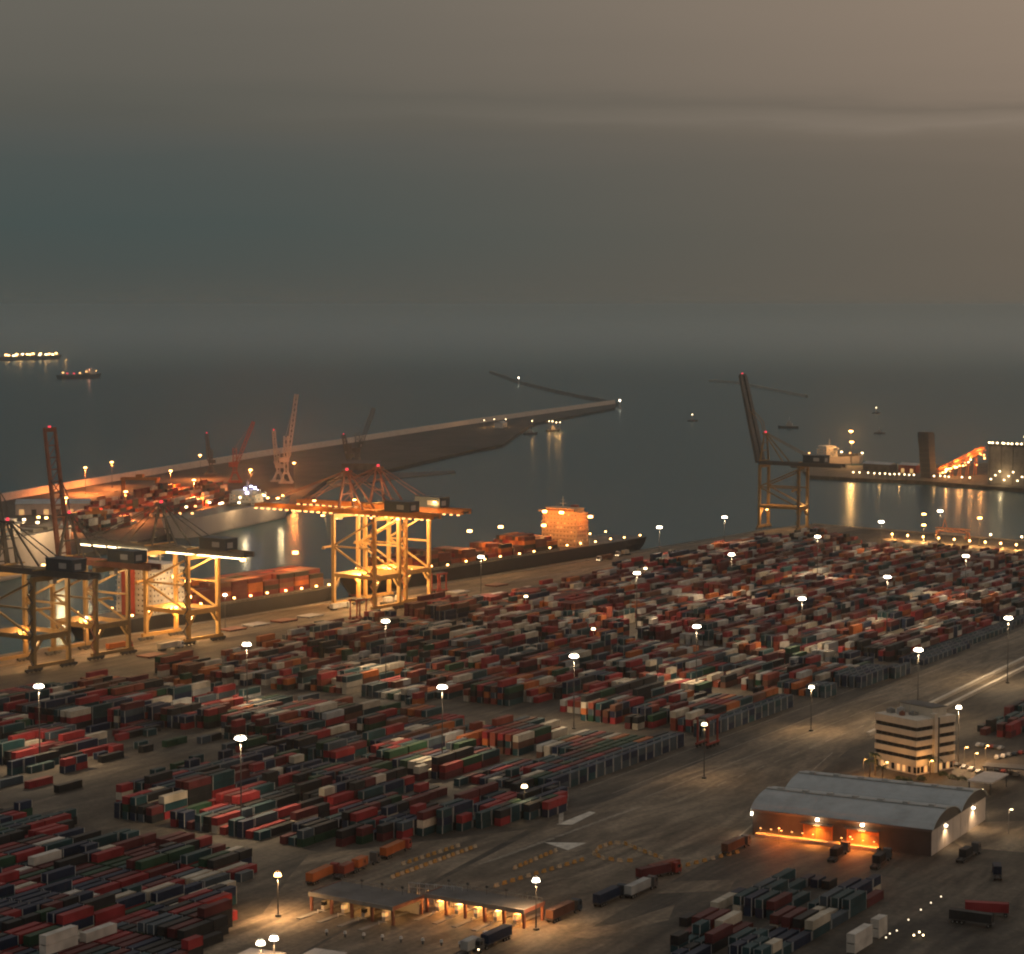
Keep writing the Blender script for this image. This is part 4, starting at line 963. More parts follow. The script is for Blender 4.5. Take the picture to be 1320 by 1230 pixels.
for d in BOXES:
    x, y, s_ = px_of(d['p']); d['s'] = s_ * (1.0 if d['L'] > 7 else .8) * (1.15 if d['top'] else .8)
    d['vis'] = d['ex'] and -15 < x < 1335 and y - s_ * 2.6 < 1232 and d['b'] not in ('ship', 'mole')
    if d['b'] in ('open', 'reefer', 'reefer2'): d['s'] += 10
sel = sorted([d for d in BOXES if d['vis']], key=lambda d: -d['s'])[:300]
ids = set(id(d) for d in sel)
SHORT = {'main': 'wide-road stacks', 'corner': 'gate-side stacks', 'warehouse': 'warehouse-side stacks', 'office': 'office-side yard'}
NEAR = {k: [d for d in BOXES if d['b'] == k and d['p'].y < 1000] for k in SHORT}
def add_container(d):
    bm, fm, d1, d2 = CMESH[d['L']]
    o = link('shipping_container', bm, None, d['p'], d['yaw']); withmat(o, CM[d['c']])
    size = 'long' if d['L'] > 7 else 'short'
    if d['b'] == 'open': lb = '%s %s shipping container %s' % (size, d['c'], BDESC['open'])
    elif d.get('note') == 1: lb = 'single white refrigerated container beyond the white pair, gate-side stacks'
    elif d['b'].startswith('reefer'): lb = '%s white refrigerated container, %s tier, %s' % (size, TIER[d['k']], BDESC[d['b']])
    else:
        near = [q for q in NEAR[d['b']] if abs(q['p'].x - d['p'].x) < 12 and abs(q['p'].y - d['p'].y) < 12 and q is not d]
        rel = [((q['p'] - d['p']).dot(UV), (q['p'] - d['p']).dot(VV), q) for q in near]
        lower = [q for u_, v_, q in rel if abs(u_) < 5 and abs(v_) < 1.5 and q['k'] == d['k'] - 1]
        side = [q for u_, v_, q in rel if abs(u_) < 5 and 2 < v_ < 4.6 and q['k'] == d['k']] or [q for u_, v_, q in rel if abs(u_) < 5 and -4.6 < v_ < -2 and q['k'] == d['k']]
        lb = '%s %s container %s%s, %s' % (size, d['c'], 'on a %s one' % lower[0]['c'] if lower else 'on the ground', ', beside a %s one' % side[0]['c'] if side else ', none beside it', SHORT[d['b']])
    tag(o, lb, 'container', 'shipping containers ' + BDESC[d['b']])
    f = link('frame', fm, o); withmat(f, M_POST if d['c'] in ('navy', 'dark teal', 'blue grey') else CM[d['c']]); withmat(f, CM[d['c']], 1)
    for dm in (d1, d2):
        q = link('door', dm, o); withmat(q, CM[d['c']])
    return o
for d in sel: add_container(d)
# all the others as one mass
vs, fs, ms = [], [], []
used = {n: i for i, n in enumerate(CN)}
for d in BOXES:
    if id(d) in ids: continue
    c, s_ = math.cos(d['yaw']), math.sin(d['yaw']); h = d['L'] / 2; w = 1.219; o = len(vs); p = d['p']
    for z in (0.0, 2.55):
        for (x, y) in ((-h, -w), (h, -w), (h, w), (-h, w)): vs.append((p.x + x * c - y * s_, p.y + x * s_ + y * c, p.z + z))
    fs += [(o + 4, o + 5, o + 6, o + 7), (o, o + 1, o + 5, o + 4), (o + 1, o + 2, o + 6, o + 5), (o + 2, o + 3, o + 7, o + 6), (o + 3, o, o + 4, o + 7)]
    ms += [used[d['c']]] * 5
    if d['b'] != 'ship' and d['p'].y < 1250:        # pale corner posts on the nearer ones
        pm = used['pale grey'] if d['c'] in ('navy', 'dark teal', 'blue grey') else used[d['c']]
        for (x, y) in ((-h - .01, -w - .01), (h - .26, -w - .01)):
            o = len(vs)
            for z in (0.0, 2.56):
                for (xx, yy) in ((x, y), (x + .27, y), (x + .27, y + .15), (x, y + .15)): vs.append((p.x + xx * c - yy * s_, p.y + xx * s_ + yy * c, p.z + z))
            fs += [(o, o + 1, o + 5, o + 4), (o + 3, o, o + 4, o + 7), (o + 1, o + 2, o + 6, o + 5)]; ms += [pm] * 3
me = bpy.data.meshes.new('stacked_containers'); me.from_pydata(vs, [], fs)
for n in CN: me.materials.append(CM[n])
me.polygons.foreach_set('material_index', ms); me.update()
o = link('stacked_containers', me); stuff(o); o['label'] = 'mass of stacked shipping containers filling the terminal yard and ships'; o['category'] = 'containers'
print('boxes', len(BOXES), 'individual', len(sel))

# ------------------------------------------------------------------ warehouse with two barrel roofs
A_, B_, C_ = P(970, 1076), P(1200, 1104), P(1278, 1056)
fr = (B_ - A_); Lw = fr.length; wy = math.atan2(fr.y, fr.x); Dw = 58.0; EV = 8.4; RISE = 4.1
t = thing('warehouse', 'dark warehouse with twin grey barrel roofs and orange-lit loading doors', 'warehouse', A_, wy)
g = MB(); g.box(0, Lw, 0, .4, 0, EV); g.build('front_wall', M_DWALL, t)
g = MB(); g.box(0, Lw, Dw - .4, Dw, 0, EV); g.build('rear_wall', M_DWALL, t)
def arc(y, w): q = (y / w) * 2 - 1; return RISE * (1 - q * q) ** .75
for gx, nm in ((0, 'side_wall'), (Lw - .4, 'side_wall')):
    g = MB(); g.box(gx, gx + .4, .41, Dw - .41, 0, EV - .4); g.build(nm, M_PINK, t)
hw = Dw / 2
for r_ in range(2):
    y0 = r_ * hw; n = 14
    pr = [(y0 + hw * i / n, EV + .15 + arc(hw * i / n, hw)) for i in range(n + 1)]
    g = MB()
    nseg = 12
    for s_ in range(nseg):
        xa, xb = -.8 + (Lw + 1.6) * s_ / nseg, -.8 + (Lw + 1.6) * (s_ + 1) / nseg - .12
        for i in range(n):
            (ya, za), (yb, zb) = pr[i], pr[i + 1]
            g.hexa([(xa, ya, za - .25), (xb, ya, za - .25), (xb, yb, zb - .25), (xa, yb, zb - .25), (xa, ya, za), (xb, ya, za), (xb, yb, zb), (xa, yb, zb)])
    rf = g.build('roof', M_ROOF, t)
    for s_ in range(1, nseg):
        x = -.8 + (Lw + 1.6) * s_ / nseg - .06; g = MB()
        for i in range(n): g.beam((x, pr[i][0], pr[i][1] - .02), (x, pr[i + 1][0], pr[i + 1][1] - .02), .14, .14)
        g.build('roof_seam', M_ROOF, rf)
    g = MB(); zc = EV + .2 + RISE; g.box(-.6, Lw + .6, y0 + hw * .44, y0 + hw * .52, zc, zc + .35); g.build('ridge_vent', M_ROOFL, rf)
    for k in range(7):
        g = MB(); x = Lw * (k + .5) / 7; g.box(x - 1, x + 1, y0 + hw * .45, y0 + hw * .51, zc + .36, zc + .8); g.build('roof_cowl', M_ROOFL, rf)
    for gx in (0.0, Lw):
        g = MB(); pts = [(y0 + .42, EV - .4)] + [(y, z - .28) for y, z in pr] + [(y0 + hw - .42, EV - .4)]
        m_ = len(pts); g.add([(gx - .2, y, z) for y, z in pts] + [(gx + .2, y, z) for y, z in pts], [tuple(range(m_))[::-1], tuple(range(m_, 2 * m_))] + [(i, (i + 1) % m_, m_ + (i + 1) % m_, m_ + i) for i in range(m_)]); g.build('gable', M_DWALL, t)
g = MB(); g.box(-.3, Lw + .3, -.35, -.02, EV - .7, EV + .1); g.build('gutter', M_DGRY, t)
g = MB(); g.box(2, Lw * .72, -3.0, -.02, 0, 1.15); dk = g.build('loading_dock', M_CONC, t)
def warehouse_bay(px0, px1, zt=5.6):
    # open bay with brown sliding doors and a lamp above
    x0 = (P(px0, 1088) - A_).dot(fr.normalized()); x1 = (P(px1, 1094) - A_).dot(fr.normalized()); xm = (x0 + x1) / 2
    g = MB(); g.box(x0 - .4, x1 + .4, -.12, -.02, 1.16, zt + .4); bay = g.build('door_frame', M_ORG, t)
    for k in range(2):
        g = MB(); a = x0 + (x1 - x0) * (.0 if k == 0 else .55); b = a + (x1 - x0) * .45
        g.box(a, b, -.3, -.13, 1.18, zt if k == 0 else zt - 1.2)
        for q in range(4): g.box(a + .05 + (b - a - .1) * q / 4, a + .12 + (b - a - .1) * q / 4, -.36, -.3, 1.25, (zt if k == 0 else zt - 1.2) - .1)
        g.build('door', M_WOOD, t)
    g = MB(); g.box(x0 - .8, x1 + .8, -2.2, -.13, zt + .45, zt + .65); g.build('canopy', M_DGRY, t)
    g = MB(); g.cbox((xm, -.7, zt + 2.0), (.9, .7, .7)); g.build('wall_lamp', E_WHITE, t)
    g = MB(); g.cbox((xm, -1.0, zt + .3), (2.2, .5, .25)); g.build('canopy_lamp', E_SOD, t)
    lamp(t, (xm, -2.4, zt + .2), 9000, (1, .30, .05), .35, 150); lamp(t, (xm, -1.9, zt + 1.6), 900, (1, .50, .2), .45)
    return xm
xm1 = warehouse_bay(1030, 1062); xm2 = warehouse_bay(1098, 1134)
for xa in [Lw * f_ for f_ in (.06, .12, .18, .24, .30, .36, .52, .58, .64, .70)]:
    lamp(t, (xa, -1.9, 2.7), 1500, (1, .28, .03), .2, 165)
    g = MB(); g.cbox((xa, -1.9, 2.95), (.5, .22, .16)); g.build('dock_lamp', E_SODD, t)
    g = MB(); g.beam((xa, -1.9, 1.15), (xa, -1.9, 2.86), .07); g.build('lamp_post', M_DGRY, t)
lamp(t, (Lw * .2, -7, 4.5), 5500, (1, .20, .03), .3); lamp(t, (Lw * .6, -7, 4.5), 5000, (1, .20, .03), .3)
for f_ in (.2, .6):
    g = MB(); g.cyl((Lw * f_, -7, 0), (Lw * f_, -7, 4.84), .08, n=6); g.build('lamp_post', M_DGRY, t); g = MB(); g.cbox((Lw * f_, -7, 4.95), (.5, .4, .2)); g.build('yard_lamp', E_SODD, t)
for k in range(2):
    y = Dw * (.24 + .5 * k); g = MB(); g.cbox((Lw + .4, y, EV - 1.4), (.6, .8, .5)); g.build('wall_lamp', E_WHITE, t); lamp(t, (Lw + 1.3, y, EV - 1.8), 2600, (1, .68, .40), .35, 140)
g = MB(); g.cbox((-.4, .5, EV - 1.5), (.6, .8, .9)); g.build('wall_lamp', E_WHITE, t); lamp(t, (-2.2, -1, EV - 1.5), 900, (1, .8, .55), .4)
for k in range(6):
    g = MB(); y = Dw * (.1 + .14 * k); g.box(Lw + .005, Lw + .1, y - .06, y + .06, 0, EV - .5); g.build('wall_joint', M_PINK, t)

# trucks ----------------------------------------------------------------------------------
def truck(label, px, yaw, cabm, load=None, group='trucks and trailers', lights=False, cab=True, Ln=12.4):
    p = P(*px); t = thing('truck', label, 'truck', (p.x, p.y, 0), yaw, group)
    g = MB(); g.box(-Ln / 2, Ln / 2, -.45, .45, .85, 1.15)
    for k in range(5): x = -Ln / 2 + Ln * k / 4; g.box(x - .15, x + .15, -1.2, 1.2, 1.0, 1.2)
    g.box(-Ln / 2, Ln / 2, -1.22, -1.05, 1.05, 1.22); g.box(-Ln / 2, Ln / 2, 1.05, 1.22, 1.05, 1.22); g.build('trailer_chassis', M_DGRY, t)
    wx = [-Ln / 2 + 1.2, -Ln / 2 + 2.5, -Ln / 2 + 3.8] + ([Ln / 2 + .6, Ln / 2 + 3.4] if cab else [Ln / 2 - 1])
    for x in wx:
        for sy in (-1, 1):
            g = MB(); g.cyl((x, sy * .75, .52), (x, sy * 1.22, .52), .52, n=10); w = g.build('wheel', M_BLK, t)
            g = MB(); g.cyl((x, sy * 1.222, .52), (x, sy * 1.25, .52), .28, n=8); g.build('hub', M_STEEL, w)
    if cab:
        h = Ln / 2; g = MB()
        pr = [(h + 1.9, .6), (h + 4.3, .6), (h + 4.3, 1.7), (h + 4.0, 3.3), (h + 3.2, 3.7), (h + 1.9, 3.5)]
        n = len(pr); g.add([(x, -1.22, z) for x, z in pr] + [(x, 1.22, z) for x, z in pr], [tuple(range(n)), tuple(range(n, 2 * n))[::-1]] + [(i, n + i, n + (i + 1) % n, (i + 1) % n) for i in range(n)])
        c = g.build('cab', cabm, t)
        g = MB(); g.hexa([(h + 4.26, -1.1, 1.9), (h + 4.3, -1.1, 1.9), (h + 4.3, 1.1, 1.9), (h + 4.26, 1.1, 1.9), (h + 4.04, -1.1, 3.1), (h + 4.1, -1.1, 3.1), (h + 4.1, 1.1, 3.1), (h + 4.04, 1.1, 3.1)]); g.build('windscreen', M_GLASS, c)
        for sy in (-1, 1):
            g = MB(); g.box(h + 2.8, h + 3.9, sy * 1.23 - .02, sy * 1.23 + .02, 2.0, 3.0); g.build('side_window', M_GLASS, c)
            g = MB(); g.cbox((h + 4.33, sy * .9, 1.0), (.12, .4, .3)); g.build('headlight', E_WARM if lights else M_LGRY, c)
    if load: BX = dict(p=Vector((p.x, p.y, 1.24)), yaw=yaw, L=load[0], c=load[1], b='truck', k=0, top=True); o = add_loaded(BX, label)
    return t
def add_loaded(d, label):
    bm, fm, d1, d2 = CMESH[d['L']]; o = link('shipping_container', bm, None, d['p'], d['yaw']); withmat(o, CM[d['c']])
    tag(o, '%s container on the %s' % (d['c'], ' '.join(label.split()[:11])), 'container', 'containers on trailers')
    f = link('frame', fm, o); withmat(f, CM[d['c']]); withmat(f, CM[d['c']], 1)
    for dm in (d1, d2): q = link('door', dm, o); withmat(q, CM[d['c']])
truck('lorry with dark cab in the trailer row on the forecourt', (722, 1184), YAW, M_BLU, (12.19, 'rust brown'))
truck('blue-cabbed lorry between the brown load and the pale-topped load', (782, 1164), YAW, M_BLU, (12.19, 'navy'), lights=True)
truck('lorry with pale-topped box at the head of the trailer row', (822, 1153), YAW, M_DGRY, (12.19, 'pale grey'))
truck('lorry with maroon box parked apart beyond the pale-topped one', (842, 1132), YAW - .35, M_REDP, (12.19, 'maroon'))
truck('trailer with brick-red box parked across behind the barrier ring', (856, 1127), YAW - .25, M_REDP, (12.19, 'brick red'), cab=False)
truck('dark lorry backed to the first orange-lit loading door', (1078, 1107), YAW + .1, M_DGRY, (6.06, 'charcoal'))
truck('dark lorry backed to the second orange-lit loading door', (1133, 1116), YAW + .1, M_DGRY, (6.06, 'charcoal'))
truck('low dark lorry beside the corner of the warehouse dock', (945, 1098), YAW, M_DGRY, (12.19, 'rust brown'))
truck('long dark flat trailer parked alone on the bare ground', (1252, 1192), wy, M_DGRY, (12.19, 'charcoal'), cab=False)
truck('red-topped trailer parked behind the long dark one', (1272, 1180), wy + .3, M_REDP, (12.19, 'red'), cab=False)
truck('orange-sided lorry first in the queue behind the gate roof', (412, 1136), YAW + .1, M_REDP, (12.19, 'orange'))
truck('lorry with short brick-red box in the queue behind the gate roof', (446, 1129), YAW + .1, M_DGRY, (6.06, 'brick red'), lights=True)
truck('lorry with short orange box in the queue behind the gate roof', (464, 1121), YAW + .1, M_DGRY, (6.06, 'orange'))
truck('lorry with long orange box at the end of the gate queue', (506, 1103), YAW + .1, M_REDP, (12.19, 'orange'))
truck('lorry with headlights on, driving along the quay apron', (782, 722), QYAW + math.pi, M_WHT, (12.19, 'rust brown'), lights=True)
truck('lorry with cream box under the lamp-lit crane', (216, 838), QYAW, M_WHT, (12.19, 'cream'))
truck('lorry with orange box between the two upright-boomed cranes', (150, 838), QYAW, M_REDP, (12.19, 'orange'), lights=True)
truck('lorry with white box under the floodlit crane pair', (436, 786), QYAW, M_WHT, (12.19, 'white'))
truck('empty pale trailer beside the floodlit crane pair', (500, 778), QYAW, M_WHT, (6.06, 'white'))
truck('lorry with headlights heading along the apron past the ship stern', (806, 716), QYAW + math.pi, M_WHT, (6.06, 'cream'), lights=True)
truck('dark lorry coming out under the near end of the lit canopy', (640, 1216), YAW + math.pi, M_DGRY, (12.19, 'navy'), lights=True)
truck('pale lorry waiting in front of the gate canopy', (606, 1228), YAW, M_WHT, (6.06, 'pale grey'))
truck('dark lorry on the road past the warehouse end wall', (1245, 1108), YAW, M_DGRY, (6.06, 'charcoal'))
truck('dark trailer on the shaded ground behind the warehouse end', (1285, 1130), YAW + .4, M_DGRY, (6.06, 'navy'), cab=False)

for k, (x, y, w) in enumerate([(300, 812, 'beside the lamp-lit crane leg'), (330, 806, 'second from the lamp-lit crane'), (366, 801, 'third from the lamp-lit crane'), (400, 795, 'just short of the floodlit crane pair'), (196, 846, 'between lamp-lit and upright-boomed cranes'), (590, 764, 'just past the floodlit crane pair'), (640, 755, 'before the black-hulled ship')]):
    p = P(x, y); t = thing('hatch_cover', '%s hatch cover flat on the apron, %s' % ('grey' if k % 2 else 'brown', w), 'hatch cover', (p.x, p.y, 0), QYAW, 'hatch covers on the apron')
    g = MB(); g.box(-6.5, 6.5, -4.5, 4.5, .35, .9); g.build('panel', M_LGRY if k % 2 else M_BRN, t)
    for q in range(4):
        g = MB(); g.box(-6 + q * 3.9, -5.7 + q * 3.9, -4.3, 4.3, 0, .35); g.build('rib', M_DGRY, t)
# ------------------------------------------------------------------ banded office block
A_, B_, C_ = P(1127, 988), P(1181, 1000), P(1229, 975)
ox = (B_ - A_); oy = (C_ - B_); Lx = ox.length; oyaw = math.atan2(ox.y, ox.x); Ly = 21.0
t = thing('office_block', 'cream office block with dark horizontal window bands and a stair shaft', 'building', A_, oyaw)
FLH = 3.6; ZB = 3.4
g = MB(); g.box(.35, Lx - .35, .35, Ly - .35, 0, ZB); g.build('ground_floor_wall', M_PINK, t)
for k in range(5):
    z = ZB + k * FLH
    g = MB(); g.box(0, Lx, 0, Ly, z, z + 2.1 if k < 4 else z + 2.6); g.build('wall_band', M_CREAM, t)
    if k < 4:
        g = MB(); g.box(.4, Lx - .4, .4, Ly - .4, z + 2.1, z + FLH); wb = g.build('window_band', M_GLASS, t)
        nx, ny = 7, 8
        for i in range(nx + 1):
            x = .4 + (Lx - .8) * i / nx; g = MB(); g.box(x - .08, x + .08, .32, .42, z + 2.1, z + FLH); g.build('mullion', M_DGRY, wb)
        for i in range(ny + 1):
            y = .4 + (Ly - .8) * i / ny; g = MB(); g.box(Lx - .42, Lx - .32, y - .08, y + .08, z + 2.1, z + FLH); g.build('mullion', M_DGRY, wb)
for i in range(8):
    x = 1 + (Lx - 2) * i / 7; g = MB(); g.box(x - .7, x + .7, .28, .34, .6, 2.9); g.build('window', E_WIN if i in (1, 2, 4, 5) else M_GLASS, t)
for i in range(10):
    y = 1.5 + (Ly - 3) * i / 9; g = MB(); g.box(Lx - .34, Lx - .28, y - .7, y + .7, .6, 2.9); g.build('window', E_WIN if i in (2, 6, 8) else M_GLASS, t)
ZT = ZB + 4 * FLH + 2.6
g = MB(); g.box(Lx - 1.5, Lx + .9, Ly * .42, Ly * .50, 0, ZT + 1.6); g.build('stair_shaft', M_CREAM, t)
g = MB(); g.box(Lx + .01, Lx + .5, Ly * .55, Ly * .55 + .3, 0, ZT); g.build('drainpipe', M_DGRY, t)
g = MB(); g.box(.3, Lx - .3, .3, Ly - .3, ZT - .5, ZT - .42); g.build('roof', M_DCONC, t)
g = MB(); g.box(3, Lx - 2, Ly * .5, Ly * .86, ZT - .4, ZT + 3.2); ph = g.build('plant_room', M_CREAM, t)
g = MB(); g.box(2.8, Lx - 1.8, Ly * .5 - .2, Ly * .86 + .2, ZT + 3.2, ZT + 3.45); g.build('roof_slab', M_DCONC, ph)
for (x, y, w, h, m) in [(3.4, 5, 2.4, 2, M_STEEL), (7.5, 6, 2, 2.6, M_LGRY), (10, 4, 1.6, 1.8, M_BRN), (5.6, 8, 2.2, 2.2, M_LGRY), (12, 8, 2.6, 1.6, M_STEEL)]:
    g = MB(); g.box(x - w / 2, x + w / 2, y - w / 2, y + w / 2, ZT - .4, ZT - .4 + h); g.cyl((x, y, ZT - .4 + h), (x, y, ZT + h), w * .3, n=8); g.build('air_unit', m, t)
g = MB()
for k in range(3): g.cyl((3 + k * 3, 9.2, ZT - .4), (3 + k * 3, 9.2, ZT + 5), .08, .05, 5)
g.build('antenna', M_STEEL, t)

def post_lamp(label, px, H, pw, col=SODC, e=E_SOD, group='street lamps by the office'):
    p = P(*px); t = thing('street_lamp', label, 'lamp', (p.x, p.y, 0), 0, group)
    g = MB(); g.cyl((0, 0, 0), (0, 0, H), .11, .07, 6); g.beam((0, 0, H), (.9, 0, H + .2), .08); g.build('pole', M_STEEL, t)
    g = MB(); g.cbox((.9, 0, H + .1), (.8, .4, .22)); g.build('lantern', e, t); lamp(t, (.9, 0, H - .35), pw, col, .3)
for px, w in [((1113, 1000), 'by the palms at the office corner'), ((1140, 1004), 'before the glazed ground floor of the office'), ((1198, 1002), 'at the office corner facing the car park'), ((1216, 990), 'beside the office end wall'),
              ((1243, 984), 'at the car park entrance'), ((1256, 992), 'among the first parked cars'), ((1270, 982), 'in the middle of the car park')]:
    post_lamp('orange street lamp ' + w, px, 6, 1800)
for px, w in [((1262, 1048), 'at the end of the warehouse wall'), ((1300, 1075), 'over the paved patch beside the warehouse')]:
    post_lamp('street lamp ' + w, px, 8, 1800, (1, .7, .4), E_WARM, 'street lamps by the warehouse')

def car(label, px, yaw, m):
    p = P(*px); t = thing('parked_car', label, 'car', (p.x, p.y, 0), yaw, 'cars parked by the office')
    g = MB(); pr = [(-2.1, .35), (2.1, .35), (2.15, .75), (1.2, .95), (.5, 1.42), (-1.2, 1.45), (-1.9, .98), (-2.15, .9)]
    n = len(pr); w = .86
    g.add([(x, -w * (1 if z < 1.2 else .8), z) for x, z in pr] + [(x, w * (1 if z < 1.2 else .8), z) for x, z in pr], [tuple(range(n)), tuple(range(n, 2 * n))[::-1]] + [(i, n + i, n + (i + 1) % n, (i + 1) % n) for i in range(n)])
    b = g.build('body', m, t)
    g = MB(); g.hexa([(.55, -.68, 1.38), (1.15, -.8, .98), (1.15, .8, .98), (.55, .68, 1.38), (.58, -.68, 1.41), (1.19, -.8, 1.0), (1.19, .8, 1.0), (.58, .68, 1.41)]); g.build('windscreen', M_GLASS, b)
    for sy in (-1, 1):
        g = MB(); g.hexa([(-1.5, sy * .85, 1.0), (.9, sy * .85, 1.0), (.35, sy * .74, 1.35), (-1.1, sy * .74, 1.37), (-1.5, sy * .88, 1.0), (.9, sy * .88, 1.0), (.35, sy * .77, 1.35), (-1.1, sy * .77, 1.37)]); g.build('side_window', M_GLASS, b)
        for x in (-1.3, 1.3):
            g = MB(); g.cyl((x, sy * .68, .32), (x, sy * .88, .32), .32, n=10); g.build('wheel', M_BLK, t)
CARM = [M_WHT, M_LGRY, M_DGRY, M_REDP, M_BLU, M_STEEL]; CARN = ['white', 'light grey', 'dark grey', 'red', 'dark blue', 'silver']
k = 0
for r_, (x0, y0, x1, y1, n, w) in enumerate([(1262, 962, 1290, 966, 6, 'row nearest the container yard'), (1286, 978, 1316, 972, 5, 'row beside the long canopy'), (1225, 985, 1262, 996, 5, 'row along the office'), (1278, 992, 1310, 1000, 5, 'row under the canopy lamps')]):
    for i in range(n):
        f = i / (n - 1); c = (k * 5 + r_) % 6; k += 1
        car('%s car parked in the %s' % (CARN[c], w), (x0 + (x1 - x0) * f, y0 + (y1 - y0) * f), YAW + (.1 if r_ % 2 else 0), CARM[c])
# long low canopies beside the car park, boundary walls beside the road
def canopy(label, px, lx, ly, h, yaw, m, name='canopy'):
    p = P(*px); t = thing(name, label, 'canopy', (p.x, p.y, 0), yaw)
    g = MB(); g.box(0, lx, 0, ly, h, h + .5); g.build('roof', m, t)
    n = max(2, int(lx / 7))
    for i in range(n):
        for y in (.6, ly - .6):
            x = .6 + (lx - 1.2) * i / (n - 1); g = MB(); g.box(x - .18, x + .18, y - .18, y + .18, 0, h); g.build('post', M_DGRY, t)
    return t
canopy('long low dark-roofed canopy beside the car park', (1266, 1001), 60, 8, 3.4, wy + .12, M_DCONC)
canopy('short pale canopy behind the rear corner of the warehouse', (1278, 1026), 18, 9, 4.2, YAW, M_PINK)
for b_, nm in ((52, 'nearer the road'), (60, 'nearer the cars')):
    p, q = fromAB(148, b_ + 4), fromAB(520, b_ - 14)
    g = MB(); d = (q - p); g.beam((0, 0, .7), (d.x, d.y, .7), 1.6, 1.4)
    o = g.build('boundary_wall', M_CREAM); o.location = (p.x, p.y, 0); tag(o, 'long pale boundary wall beside the wide road, the one %s' % nm, 'wall', 'boundary walls by the road')

# palms and shrubs by the office
def palm(label, px, H):
    p = P(*px); t = thing('palm_tree', label, 'tree', (p.x, p.y, 0), random.random() * 6, 'palm trees by the office')
    g = MB(); g.cyl((0, 0, 0), (.2, 0, H * .5), .32, .24, 7); g.cyl((.2, 0, H * .5), (.1, .1, H), .24, .2, 7); g.build('trunk', M_BARK, t)
    g = MB()
    for k in range(26):
        a = random.random() * 6.283; up = random.uniform(-.2, 1.1); L_ = random.uniform(1.8, 2.8)
        pts = [Vector((.1, .1, H))]
        for s_ in range(1, 6):
            f = s_ / 5; r = L_ * f; pts.append(Vector((.1 + math.cos(a) * r, .1 + math.sin(a) * r, H + up * r * .8 - 1.1 * f * f * L_ * .55)))
        sd_ = Vector((-math.sin(a), math.cos(a), 0))
        for i in range(5):
            w0, w1 = .38 * (1 - i / 6), .38 * (1 - (i + 1) / 6)
            for s2 in (-1, 1):
                g.add([pts[i], pts[i + 1], pts[i + 1] + sd_ * s2 * w1 - Vector((0, 0, .22)), pts[i].lerp(pts[i + 1], .6) + sd_ * s2 * w0 - Vector((0, 0, .25))], [(0, 1, 2, 3)])
    g.build('crown', M_LEAF, t)
for px, h, w in [((1128, 1000), 8, 'tallest palm at the office corner'), ((1121, 1002), 6, 'palm beside the tallest one'), ((1137, 1006), 5, 'low palm before the office windows'), ((1199, 998), 6, 'palm between the office and the car park'), ((1208, 994), 5, 'small palm at the office end wall')]:
    palm(w + ' with drooping fronds', px, h)
def shrub(label, px, r):
    p = P(*px); t = thing('shrub', label, 'shrub', (p.x, p.y, 0), 0, 'shrubs in front of the office'); g = MB()
    for k in range(150):
        v = Vector((random.gauss(0, 1), random.gauss(0, 1), random.gauss(0, 1))).normalized() * r * random.uniform(.5, 1.0) * Vector((1, 1, 1)).length / 1.732
        c = Vector((v.x * 1.3, v.y, abs(v.z) + .15)); a = Vector((random.uniform(-1, 1), random.uniform(-1, 1), random.uniform(-1, 1))).normalized() * .28; b = a.orthogonal().normalized() * .2
        g.add([c - a, c + b, c + a, c - b], [(0, 1, 2, 3)])
    g.build('foliage', M_LEAF, t); g = MB(); g.cyl((0, 0, 0), (0, 0, r * .8), .12, .05, 5); g.build('stem', M_BARK, t)
for i, px in enumerate([(1160, 1006), (1170, 1008), (1188, 1006), (1216, 1000), (1228, 1004), (1240, 1006)]): shrub('low dark shrub in the bed between office and warehouse', px, 1.6)

